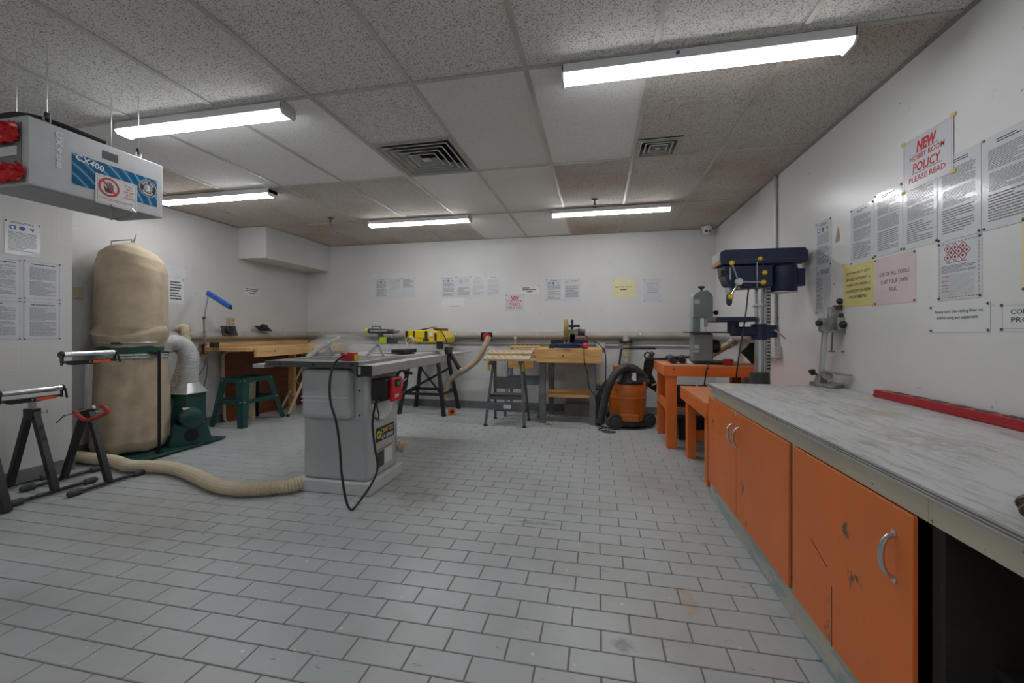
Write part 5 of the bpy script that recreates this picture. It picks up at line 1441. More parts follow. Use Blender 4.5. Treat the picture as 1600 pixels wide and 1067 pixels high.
# ================================================================== MITER SAW BENCH
M_BGREY = mat('bench_leg_grey', (.16,.165,.17), rough=.5, noise=.25, nscale=8)
bb = thing('saw_bench', 'pine bench with grey legs under the miter saw', 'bench', (-.33,5.2,0))
part('front_apron', MB().box(-.715,4.86,.725,.05,4.90,.868), M_WOODX, bb, bevel=.003)
for i in range(4):
    part('top_plank', MB().box(-.715,4.86+.17*i,.868,.05,4.86+.17*i+.168,.886), M_WOODX, bb, bevel=.002)
part('back_apron', MB().box(-.715,5.50,.725,.05,5.54,.868), M_WOODX, bb, bevel=.003)
for (xx,yy) in ((-.645,4.93),(-.06,4.93),(-.60,5.47),(-.06,5.47)):
    part('leg', MB().box(xx-.035,yy-.028,0,xx+.035,yy+.028,.725), M_BGREY, bb, bevel=.003)
part('shelf', MB().box(-.61,4.955,.305,-.095,5.45,.345), M_WOODX, bb, bevel=.003)
part('knot', MB().cyl((-.40,4.8598,.805),(-.40,4.859,.805), .011, n=10), M_KNOT, bb)
t = thing('floor_box', 'low grey box on the floor under the pine bench', 'box', (-.2,5.45,0))
part('body', MB().box(-.42,5.40,.0,-.10,5.60,.14), mat('box_grey', (.25,.25,.24), rough=.6), t, bevel=.004)
part('lid', MB().box(-.425,5.395,.14,-.095,5.605,.155), mat('box_grey', (.25,.25,.24)), t, bevel=.002)
t = thing('leaf_scrap', 'small scrap of torn tan paper by the bench leg', 'paper scrap', (-.575,4.83,0))
rnd = random.Random(4); mb = MB()
vs = [(-.60+.07*i/4+rnd.uniform(-.008,.008), 4.83+.05*j/3+rnd.uniform(-.008,.008), .002+rnd.uniform(0,.03)) for j in range(4) for i in range(5)]
part('scrap', mb.add(vs, [(j*5+i,j*5+i+1,j*5+i+6,j*5+i+5) for j in range(3) for i in range(4)]), mat('scrap_tan', (.55,.36,.20), rough=.7), t, smooth=0, solid=.002)
# miter saw
M_NAVY = mat('navy_paint', (.012,.022,.06), rough=.35, noise=.15, nscale=8)
M_BRASSY = mat('old_brass_guard', (.36,.27,.07), rough=.4, metal=.35, noise=.25, nscale=10)
M_BEIGE = mat('beige_paint', (.52,.45,.34), rough=.45)
ms = thing('miter_saw', 'navy miter saw with a yellow round blade guard on the pine bench', 'miter saw', (-.33,5.15,.8865))
zb = .8868
part('base', MB().box(-.58,5.02,zb,-.12,5.24,zb+.052), M_NAVY, ms, bevel=.006)
part('turntable', MB().lathe([(.15,0),(.15,.045),(.14,.052)], (-.35,5.06,zb+.005), (0,0,1), 32), M_NAVY, ms)
part('foot_arc', MB().lathe([(.17,0),(.17,.006)], (-.35,5.02,zb), (0,0,1), 32), M_BEIGE, ms)
part('fence', MB().box(-.58,5.20,zb+.052,-.42,5.22,zb+.10).box(-.30,5.20,zb+.052,-.12,5.22,zb+.10), M_NAVY, ms, bevel=.003)
part('angle_knob', MB().sphere((-.145,4.985,zb+.04), .032, 16, 10), mat('knob_red', (.65,.02,.03), rough=.3), ms)
part('knob_shaft', MB().cyl((-.145,4.99,zb+.04),(-.145,5.03,zb+.035), .01, n=8), M_STEEL, ms)
bg = part('blade_guard', MB().lathe([(.02,-.022),(.135,-.022),(.14,-.01),(.14,.012),(.13,.022),(.02,.022)], (-.375,5.06,zb+.215), (1,.0,0), 40), M_BRASSY, ms)
part('blade', MB().cyl((-.376,5.06,zb+.175),(-.373,5.06,zb+.175), .128, n=40), M_STEEL, ms)
part('gear_arm', MB().box(-.35,5.04,zb+.17,-.25,5.10,zb+.235), M_BEIGE, ms, bevel=.01)
part('motor_body', MB().cyl((-.26,5.07,zb+.20),(-.15,5.07,zb+.19), .045, .040, 20), M_DGREY, ms)
part('motor_band', MB().cyl((-.265,5.07,zb+.20),(-.235,5.07,zb+.20), .052, n=20), M_BEIGE, ms)
part('pivot_arm', MB().beam((-.30,5.10,zb+.17),(-.32,5.24,zb+.08), .06, .05), M_NAVY, ms, bevel=.006)
part('handle', MB().cyl((-.34,5.0,zb+.272),(-.21,5.0,zb+.272), .018, n=12), M_NAVY, ms)
part('handle_post', MB().cyl((-.30,5.0,zb+.23),(-.30,5.0,zb+.325), .014, n=10).sphere((-.30,5.0,zb+.33), .018, 10, 8), M_NAVY, ms)
part('power_cord', MB().tube(spline([(-.16,5.06,zb+.165),(-.10,5.04,zb+.12),(.02,4.98,zb+.05),(.085,4.94,zb-.05),(.09,4.92,.60),(.085,4.92,.45),(.02,5.0,.40),(-.1,5.1,.42)], .02), .006, 8), M_BLK, ms)
part('extension_lead', MB().tube(spline([(-.15,4.95,zb+.005),(-.155,4.852,zb-.005),(-.15,4.85,.74),(-.12,4.86,.62),(-.10,4.88,.45),(-.04,4.87,.36),(.03,4.84,.20),(.06,4.82,.05),(.05,4.76,.006)], .02), .005, 8), M_BLK, ms)

# ================================================================== SHOP VACUUM
M_ORP = mat('vac_orange', (.50,.135,.016), rough=.35, noise=.08, nscale=5)
M_RUB = mat('rubber_grey', (.045,.046,.048), rough=.55, noise=.15)
vc = thing('shop_vacuum', 'orange wet and dry shop vacuum with black top', 'vacuum', (.33,4.97,0))
vx, vy = .335, 4.98
tank = part('tank', MB().lathe([(.185,.07),(.200,.085),(.205,.20),(.212,.33),(.218,.335),(.218,.35),(.212,.355),(.214,.49),(.205,.505)], (vx,vy,0), n=40), M_ORP, vc)
part('drain_panel', MB().box(vx-.10,vy-.214,.085,vx+.11,vy-.19,.17), M_ORP, tank, bevel=.008)
part('chassis', MB().lathe([(.17,.03),(.235,.04),(.24,.075),(.205,.085)], (vx,vy,0), n=32), M_BLK, vc)
hd = part('motor_head', MB().lathe([(.215,.50),(.218,.525),(.195,.56),(.175,.62),(.14,.66),(.06,.675),(.02,.677)], (vx,vy,0), n=36), M_BLK, vc)
part('control_panel', MB().beam((vx+.01,vy-.185,.53),(vx+.01,vy-.150,.64), .17, .012, (0,-1,.4)), M_DGREY, hd, bevel=.004)
part('white_label', MB().beam((vx+.045,vy-.195,.542),(vx+.045,vy-.165,.625), .075, .006, (0,-1,.4)), mat('label_silver', (.55,.57,.62), rough=.35), hd)
for (lx, ly) in ((vx-.13,vy-.16),(vx+.17,vy-.12)):
    part('lid_latch', MB().box(lx-.02,ly-.02,.43,lx+.02,ly+.015,.53), M_ORP, tank, bevel=.005)
for (wx, wy, r_) in ((.185,4.745,.088),(.56,4.90,.088),(.16,5.19,.06),(.52,5.2,.06)):
    w_ = part('wheel', MB().lathe([(.03,-.02),(r_*.92,-.024),(r_,-.016),(r_,.016),(r_*.92,.024),(.03,.02)], (wx,wy,r_+.001), (.35,-.94,0), 24), M_RUB, vc)
    part('hub', MB().lathe([(r_*.55,0),(r_*.5,.006),(.015,.008)], Vector((wx,wy,r_+.001))+Vector((.35,-.94,0))*.022, (.35,-.94,0), 18), M_DGREY, w_)
    part('axle_arm', MB().beam((wx,wy,r_), (wx+(vx-wx)*.5, wy+(vy-wy)*.5, .06), .03, .03), M_BLK, vc)
part('push_handle', MB().tube(spline([(0.236, 5.033, 0.548), (0.252, 5.056, 0.712), (0.275, 5.082, 0.870), (0.320, 5.091, 0.889), (0.491, 5.126, 0.889), (0.670, 5.163, 0.889)], .015), .013, 10), M_BLK, vc)
part('carry_grip', MB().box(vx-.16,vy-.04,.63,vx-.04,vy+.04,.70), M_ORP, hd, bevel=.012)
part('suction_hose', hose(MB(), [(0.526, 4.909, 0.553), (0.467, 4.876, 0.621), (0.381, 4.838, 0.681), (0.279, 4.776, 0.684), (0.195, 4.738, 0.622), (0.132, 4.725, 0.508), (0.084, 4.756, 0.360), (0.049, 4.810, 0.168), (0.028, 4.847, 0.051)], .046, .015, .10, 16), M_RUB, vc, smooth=60, label='black suction hose')
part('hose_inlet', MB().cyl((0.439, 4.870, 0.570), (0.552, 4.894, 0.512), .040, .045, 16), M_RUB, vc)
part('hose_tail', hose(MB(), [(0.029, 4.867, 0.046), (-0.022, 4.959, 0.062), (-0.008, 5.023, 0.239), (0.052, 5.056, 0.388), (0.120, 5.080, 0.494)], .036, .015, .10, 12), M_RUB, vc, smooth=60)
part('cord_loop', MB().tube(spline([(0.311, 4.844, 0.455), (0.357, 4.802, 0.404), (0.427, 4.817, 0.390), (0.465, 4.855, 0.457), (0.441, 4.891, 0.539), (0.393, 4.820, 0.467), (0.378, 4.807, 0.290), (0.420, 4.815, 0.182), (0.464, 4.845, 0.272)], .015), .005, 8), M_BLK, vc)
part('floor_cord', MB().tube(spline([(.10,4.80,.006),(.03,4.74,.006),(.01,4.68,.006),(.10,4.64,.006),(.19,4.62,.006),(.14,4.57,.006),(.05,4.60,.006),(.10,4.70,.006)], .015), .005, 8), M_BLK, vc)
t = thing('vacuum_nozzle', 'black vacuum floor nozzle hung on the vacuum handle', 'nozzle', (0.560, 4.967, 0.562))
part('body', MB().prism([(0.523, 5.010, 0.735), (0.552, 5.016, 0.802), (0.632, 5.033, 0.794), (0.646, 5.036, 0.720), (0.610, 5.028, 0.601), (0.668, 5.040, 0.482), (0.661, 5.039, 0.386), (0.566, 5.019, 0.453), (0.508, 5.007, 0.572)], (.01,.05,0)), M_BLK, t, bevel=.006)
part('hanging_loop', MB().ring((0.566, 5.019, 0.816), (0,1,0), .035, .009, 20, 8), M_BLK, t)
part('neck', MB().cyl((0.583, 5.043, 0.763), (0.630, 5.073, 0.844), .022, .028, 12), M_RUB, t)

# ================================================================== ORANGE TABLES
M_ORANGE = mat_worn('orange_paint', (.76,.18,.032), (.12,.07,.05), rough=.45, amount=.345, scale=9, noise=.10, stretch=(1,1,.6))
M_ORTOP = mat_worn('orange_top_worn', (.66,.24,.10), (.52,.26,.15), rough=.55, amount=.42, scale=5, noise=.12)
ot = thing('orange_table', 'tall orange painted table carrying the band saw', 'table', (1.03,4.4,0))
ox0, ox1, oy0, oy1 = .60, XR-.004, 4.05, 4.75
part('top', MB().box(ox0, oy0, .765, ox1, oy1, .782), M_ORTOP, ot, bevel=.002)
part('front_apron', MB().box(ox0, oy0, .680, ox1, oy0+.038, .765), M_ORANGE, ot, bevel=.003)
part('side_apron', MB().box(ox0, oy0+.038, .680, ox0+.038, oy1, .765), M_ORANGE, ot, bevel=.003)
part('back_apron', MB().box(ox0+.038, oy1-.038, .680, ox1, oy1, .765), M_ORANGE, ot, bevel=.003)
for (xx,yy) in ((.632,4.09),(.632,4.66),(1.36,4.09),(1.36,4.66)):
    part('leg', MB().box(xx, yy, 0, xx+.09, yy+.085, .765 if yy > 4.3 else .680), M_ORANGE, ot, bevel=.003)
part('lower_rail', MB().box(.722, 4.66, .24, 1.36, 4.70, .33), M_ORANGE, ot, bevel=.003)
part('lower_rail', MB().box(.635, 4.175, .345, .675, 4.66, .42), M_ORANGE, ot, bevel=.003)
part('lower_shelf', MB().box(.722, 4.18, .33, 1.42, 4.66, .345), M_ORTOP, ot, bevel=.002)
for zz in (.745,.715):
    part('screw', MB().cyl((.69,oy0-.0002,zz),(.69,oy0-.0016,zz), .006, n=8), M_KNOT, ot)
lo = thing('orange_bench', 'lower orange painted bench under the drill press', 'bench', (1.1,3.55,0))
lx0, ly0, ly1 = .735, 3.09, 4.0
part('top', MB().box(lx0, ly0, .583, XR-.004, ly1, .600), M_ORTOP, lo, bevel=.002)
part('side_apron', MB().box(lx0, ly0+.038, .490, lx0+.038, ly1, .583), M_ORANGE, lo, bevel=.003)
part('front_apron', MB().box(lx0, ly0, .490, XR-.004, ly0+.038, .583), M_ORANGE, lo, bevel=.003)
part('back_apron', MB().box(lx0+.038, ly1-.038, .490, XR-.004, ly1, .583), M_ORANGE, lo, bevel=.003)
for (xx,yy) in ((.757,3.80),(.757,3.14),(1.36,3.80),(1.36,3.14)):
    part('leg', MB().box(xx, yy, 0, xx+.072, yy+.085, .583), M_ORANGE, lo, bevel=.003)
part('lower_rail', MB().box(.83, 3.82, .15, 1.36, 3.86, .24), M_ORANGE, lo, bevel=.003)
part('screw', MB().cyl((lx0-.0002,3.17,.515),(lx0-.0016,3.17,.515), .006, n=8), M_KNOT, lo)
# things on and under the tall table
M_ABS = mat('black_pipe', (.03,.031,.033), rough=.45, noise=.3, nscale=14)
for i, (a, b2, lb_) in enumerate((((0.711, 4.212, 0.831), (0.749, 4.628, 0.868), 'left'), ((0.799, 4.250, 0.836), (0.875, 4.654, 0.875), 'right'))):
    a = Vector(a); b2 = Vector(b2); a.z = b2.z = .7825+.034
    t = thing('pipe_offcut', 'short black plastic pipe on the orange table, '+lb_+' of the two', 'pipe', (a.x,a.y,.7825), group='black pipe offcuts')
    d = (b2-a).normalized()
    part('pipe', MB().lathe([(.028,0),(.034,0),(.034,(b2-a).length),(.028,(b2-a).length),(.028,.0)], a, d, 22), M_ABS, t)
    part('bore', MB().cyl(a+d*.02, a+d*.021, .0275, n=18), M_DARK, t)
t = thing('metal_plate', 'dark flat steel bars lying behind the black pipes', 'metal bars', (.78,4.6,.783))
part('bar', MB().beam((.50,4.62,.802),(.86,4.66,.802), .06, .02), M_ABS, t, bevel=.002)
part('bar', MB().beam((.72,4.55,.825),(1.0,4.66,.825), .12, .022), M_DGREY, t, bevel=.002)
t = thing('paper_scrap', 'crumpled white card beside the band saw base', 'card', (0.924, 4.379, 0.807))
p = Vector((0.864, 4.346, 0.815))
part('card', MB().add([(p.x-.06,p.y-.05,.784),(p.x+.05,p.y-.06,.786),(p.x+.06,p.y+.05,.80),(p.x-.03,p.y+.06,.806)], [(0,1,2,3)]), M_PAPER_MATT, t, smooth=0, solid=.002)
t = thing('red_box', 'small red plastic box on the orange table', 'box', (1.17,4.15,.7825))
part('body', MB().box(1.145,4.12,.7825,1.215,4.19,.825), M_RED, t, bevel=.005)
part('lid', MB().box(1.142,4.117,.825,1.218,4.193,.838), M_RED, t, bevel=.004)
t = thing('black_bin', 'black ribbed plastic bin under the orange tables', 'bin', (1.05,4.55,0))
part('body', MB().prism([(.80,4.42,.0),(1.28,4.42,.0),(1.30,4.42,.22),(.78,4.42,.22)], (0,.22,0)), M_BLK, t, bevel=.006)
for i in range(6):
    part('rib', MB().box(.83+.08*i,4.412,.01,.842+.08*i,4.42,.21), M_DGREY, t)
t = thing('old_motor', 'dark grey motor with a tan pulley cover under the orange table', 'motor', (.85,4.4,.3455))
part('body', MB().cyl((.76,4.42,.46),(.95,4.40,.46), .10, n=24), M_DGREY, t)
part('foot', MB().box(.78,4.34,.3455,.93,4.50,.37), M_DGREY, t, bevel=.004)
part('pulley_cover', MB().lathe([(.05,0),(.09,.02),(.10,.10),(.04,.13)], (.96,4.40,.47), (1,-.1,0), 20), mat('tan_cover', (.35,.27,.18), rough=.6), t)
t = thing('stick', 'thin tan wooden stick leaning beside the vacuum', 'stick', (.53,5.2,.22))
part('rod', MB().beam((.34,5.655,.222),(.722,4.80,.56), .012, .018), M_WOODX, t)
# ---- band saw
M_BSG = mat('bandsaw_grey', (.24,.285,.29), rough=.4, noise=.1, nscale=6)
bs = thing('band_saw', 'grey-green bench band saw on the orange table', 'band saw', (.98,4.33,.7825))
zf = .7827
part('base', MB().box(.90,4.20,zf,1.22,4.46,zf+.022), M_BLK, bs, bevel=.004)
part('lower_housing', MB().box(.895,4.24,zf+.022,1.075,4.42,1.075), M_BSG, bs, bevel=.012)
part('spine', MB().box(.895,4.26,1.06,.965,4.40,1.24), M_BSG, bs, bevel=.006)
def arch(x0, x1, z0, z1, y):
    r = (x1-x0)/2; cx_ = (x0+x1)/2
    return [(x0,y,z0),(x1,y,z0)]+[(cx_+r*math.cos(PI*k/12), y, z1-r*.75+r*.75*math.sin(PI*k/12)) for k in range(13)]
uh = part('upper_housing', MB().prism(arch(.895,1.075,1.225,1.485,4.24), (0,.18,0)), M_BSG, bs, bevel=.008)
part('wheel_rib', MB().prism(arch(.985,1.040,1.24,1.487,4.236), (0,.19,0)), M_BSG, uh, bevel=.004)
lbm = mat('saw_label_white', (.60,.60,.66), rough=.4)
part('maker_label', MB().box(.905,4.2385,1.36,.955,4.2398,1.40), lbm, uh, smooth=0)
part('lower_label', MB().box(.902,4.2385,.93,.95,4.2398,.965).box(.902,4.2385,.895,.95,4.2398,.915), lbm, bs, smooth=0)
part('tension_knob', MB().cyl((.99,4.33,1.48),(.99,4.33,1.51), .010, n=10).lathe([(.014,0),(.032,.016),(.034,.026),(.02,.03)], (.99,4.33,1.505), (0,0,1), 16), M_BLK, bs)
part('guide_knob', MB().cyl((1.07,4.30,1.275),(1.10,4.30,1.275), .008, n=8).sphere((1.115,4.30,1.275), .024, 10, 8), M_BLK, bs)
part('blade_guide', MB().box(1.00,4.25,1.14,1.03,4.28,1.23), M_LSTEEL, bs, bevel=.003)
part('blade', MB().box(1.012,4.262,1.06,1.015,4.272,1.24), M_STEEL, bs, smooth=0)
part('table', MB().box(.845,4.16,1.078,1.22,4.46,1.092), M_IRONS, bs, bevel=.002)
part('table_trunnion', MB().lathe([(.06,0),(.045,.04),(.05,.06)], (1.03,4.33,1.02), (0,0,1), 16), M_BLK, bs)
part('motor', MB().lathe([(.03,0),(.062,.01),(.062,.06),(.05,.075)], (1.075,4.32,.95), (1,0,0), 24), M_BLK, bs)
part('power_lead', MB().tube(spline([(1.0,4.15,zf+.01),(.985,4.055,.775),(.965,4.043,.73),(.955,4.042,.66),(.95,4.05,.60)], .02), .006, 8), M_BLK, bs)
t = thing('dust_hose', 'tan hose rising from the band saw to the wall pipe', 'hose', (1.1,4.4,.8))
part('hose', hose(MB(), [(1.014, 4.540, 0.797), (1.096, 4.578, 0.829), (1.223, 4.645, 0.892), (1.359, 4.714, 0.964)], .036, .011, .08, 14), M_TANH, t, smooth=0)
part('metal_cuff', MB().cyl((1.337, 4.699, 0.951), (1.405, 4.744, 0.987), .044, n=16), M_LSTEEL, t)
t = thing('sweep_hood', 'black diamond-shaped dust hood behind the drill press column', 'dust port', (1.40,4.1,.9))
c_ = Vector((1.476, 4.370, 0.889)); d_ = Vector((-.75,-.65,0)).normalized(); r_ = d_.cross(Vector((0,0,1)))
a_ = (r_+Vector((0,0,1))).normalized(); b_ = (Vector((0,0,1))-r_).normalized()
part('plate', MB().obox(c_, (.19,.19,.012), Matrix((a_, b_, d_)).transposed()), M_BLK, t, bevel=.003)
part('throat', MB().lathe([(.06,0),(.05,.05)], c_-d_*.055, d_, 18), M_BLK, t)

# ================================================================== DRILL PRESS
dp = thing('drill_press', 'tall navy bench drill press with yellow lever knobs', 'drill press', (1.16,3.35,.6))
cx, cyy = 1.165, 3.35
part('base', MB().box(.90,3.20,.6005,1.30,3.50,.635), M_NAVY, dp, bevel=.006)
part('column', MB().cyl((cx,cyy,.62),(cx,cyy,1.46), .034, n=24), M_CHROME, dp)
part('column_socket', MB().lathe([(.075,0),(.068,.02),(.066,.175),(.05,.18)], (cx,cyy,.62), (0,0,1), 24), M_DGREY, dp)
rk = part('rack', MB().box(cx+.030,cyy-.045,.80,cx+.056,cyy-.025,1.45), M_LSTEEL, dp)
for i in range(26):
    part('rack_tooth', MB().box(cx+.034,cyy-.049,.82+.024*i,cx+.054,cyy-.045,.832+.024*i), M_DGREY, rk, smooth=0)
part('stop_collar', MB().lathe([(.045,0),(.047,.004),(.047,.018),(.045,.022)], (cx,cyy,1.275), (0,0,1), 24), M_LSTEEL, dp)
part('table', MB().box(.835,3.22,1.165,1.10,3.48,1.20), M_NAVY, dp, bevel=.004)
part('table_stem', MB().cyl((.985,3.35,1.08),(.985,3.35,1.165), .04, n=18), M_NAVY, dp)
part('table_arm', MB().box(.97,3.31,1.06,1.20,3.39,1.13), M_NAVY, dp, bevel=.012)
tc2 = part('column_clamp', MB().cyl((cx,cyy,1.035),(cx,cyy,1.15), .058, n=22).box(cx+.03,cyy-.05,1.05,cx+.10,cyy+.03,1.14), M_NAVY, dp, bevel=.004)
part('clamp_crank', MB().cyl((cx+.07,cyy-.05,1.10),(cx+.07,cyy-.10,1.10), .010, n=8).cyl((cx+.07,cyy-.10,1.10),(cx+.13,cyy-.105,1.045), .006, n=8), M_STEEL, tc2)
hd = part('head_casting', MB().prism([(.895,3.265,1.575),(1.225,3.265,1.575),(1.225,3.265,1.415),(.985,3.265,1.405),(.93,3.265,1.44),(.905,3.265,1.50)], (0,.17,0)), M_NAVY, dp, bevel=.008)
cv = part('belt_cover', MB().prism([(.875,3.245,1.578),(1.425,3.245,1.578),(1.44,3.245,1.60),(1.44,3.245,1.66),(1.42,3.245,1.686),(.90,3.245,1.686),(.87,3.245,1.67)], (0,.21,0)), M_NAVY, dp, bevel=.006)
part('cover_seam', MB().box(.872,3.2435,1.605,1.442,3.2448,1.610), M_DGREY, cv, smooth=0)
nose = part('front_panel', MB().prism([(.8745,3.255,1.604),(.8745,3.255,1.675),(.866,3.255,1.668),(.862,3.255,1.604)], (0,.19,0)), M_SAWG, cv, bevel=.004)
part('orange_plate', MB().box(.860,3.25,1.579,.8745,3.45,1.603), mat('orange_plate', (.60,.22,.08), rough=.4), cv, bevel=.001)
part('spring_dial', MB().box(.935,3.262,1.47,.948,3.2648,1.56), M_LSTEEL, hd, smooth=0)
part('switch_nub', MB().box(.885,3.29,1.50,.905,3.33,1.545), M_BLK, hd, bevel=.003)
part('quill', MB().cyl((.958,3.35,1.385),(.958,3.35,1.42), .027, n=20), M_LSTEEL, dp)
ck = part('chuck', MB().lathe([(.012,0),(.020,-.006),(.022,-.02),(.018,-.022),(.022,-.026),(.0225,-.044),(.019,-.046),(.022,-.05),(.020,-.07),(.012,-.085),(.006,-.09)], (.958,3.35,1.375), (0,0,1), 20), M_IRONS, dp)
part('spindle', MB().cyl((.958,3.35,1.37),(.958,3.35,1.39), .012, n=12), M_STEEL, dp)
mo = part('motor', MB().lathe([(.03,1.375),(.08,1.38),(.088,1.392),(.088,1.56),(.08,1.57)], (1.315,3.335,0), (0,0,1), 28), M_NAVY, dp)
part('motor_foot', MB().box(1.38,3.30,1.42,1.445,3.38,1.545), M_NAVY, mo, bevel=.004)
part('motor_band', MB().cyl((1.315,3.335,1.375),(1.315,3.335,1.381), .089, n=28), M_LSTEEL, mo)
M_KY = mat('knob_yellow', (.75,.48,.02), rough=.3, noise=.06)
hub = Vector((0.988, 3.223, 1.451))
hb = part('feed_hub', MB().cyl(hub, hub+Vector((.01,.09,0)), .024, n=20).cyl(hub, hub+Vector((-.002,-.004,0)), .026, n=20), M_LSTEEL, dp)
for q_ in ((0.929, 3.185, 1.579), (1.148, 3.230, 1.443), (0.925, 3.194, 1.340)):
    part('feed_lever', MB().cyl(hub+Vector((0,.01,0)), q_, .006, n=8), M_STEEL, hb)
    part('lever_knob', MB().sphere(q_, .0185, 14, 10), M_KY, hb)
part('lever_knob', MB().sphere((0.999, 3.271, 1.412), .012, 12, 8), M_KY, hb)
lv = Vector((1.132, 3.247, 1.614))
part('tension_lever', MB().cyl(lv, (1.182, 3.288, 1.541), .004, n=8), M_STEEL, cv)
part('lever_knob', MB().sphere(lv, .016, 14, 10), M_KY, cv)
lv2 = Vector((1.169, 3.265, 1.515))
part('motor_lock_lever', MB().cyl(lv2, (1.228, 3.318, 1.437), .004, n=8), M_STEEL, mo)
part('lever_knob', MB().sphere(lv2, .0185, 14, 10), M_KY, mo)
part('depth_rod', MB().cyl((1.112, 3.243, 1.591), (1.112, 3.243, 1.409), .0025, n=6), M_STEEL, hd)
part('power_lead', MB().tube(spline([(1.089, 3.340, 1.434), (1.072, 3.327, 1.296), (1.040, 3.279, 1.155), (1.006, 3.252, 0.993), (0.983, 3.247, 0.832), (0.981, 3.267, 0.737)], .02), .0055, 8), M_BLK, dp)

# ================================================================== RIGHT WALL SERVICES
t = thing('conduit', 'vertical steel conduit with switch box on the right wall', 'conduit', (XR,3.85,.87))
part('pipe', MB().cyl((XR-.014,3.85,.965),(XR-.014,3.85,ZC-.001), .0115, n=12), M_LSTEEL, t)
part('pipe', MB().cyl((XR-.014,3.80,.965),(XR-.014,3.835,1.15), .008, n=10), M_LSTEEL, t)
for zz in (1.20,1.75,2.30):
    part('strap', MB().box(XR-.003,3.82,zz,XR-.0003,3.88,zz+.018).cyl((XR-.014,3.85,zz),(XR-.014,3.85,zz+.018), .0135, n=12), M_LSTEEL, t)
part('switch_box', MB().box(XR-.055,3.765,.875,XR-.0003,3.875,.968), M_CONDUIT, t, bevel=.004)
part('plug_block', MB().box(XR-.06,3.885,.885,XR-.0003,4.02,.965), M_BLK, t, bevel=.004)
for zz in (.905,.945):
    part('plug', MB().box(XR-.085,3.90,zz-.014,XR-.06,3.96,zz+.014), M_BLK, t, bevel=.004)
mb = MB(); pts = [(0,0),(.045,.005),(.052,.03),(.040,.075),(.030,.10),(.012,.055)]
part('peeled_paint', MB().prism([(XR-.0002,2.985-u,1.655+v) for u,v in pts], (-.0008,0,0)), mat('peeled_tan', (.42,.32,.20), rough=.8), bpy.data.objects['wall_right'], smooth=0)

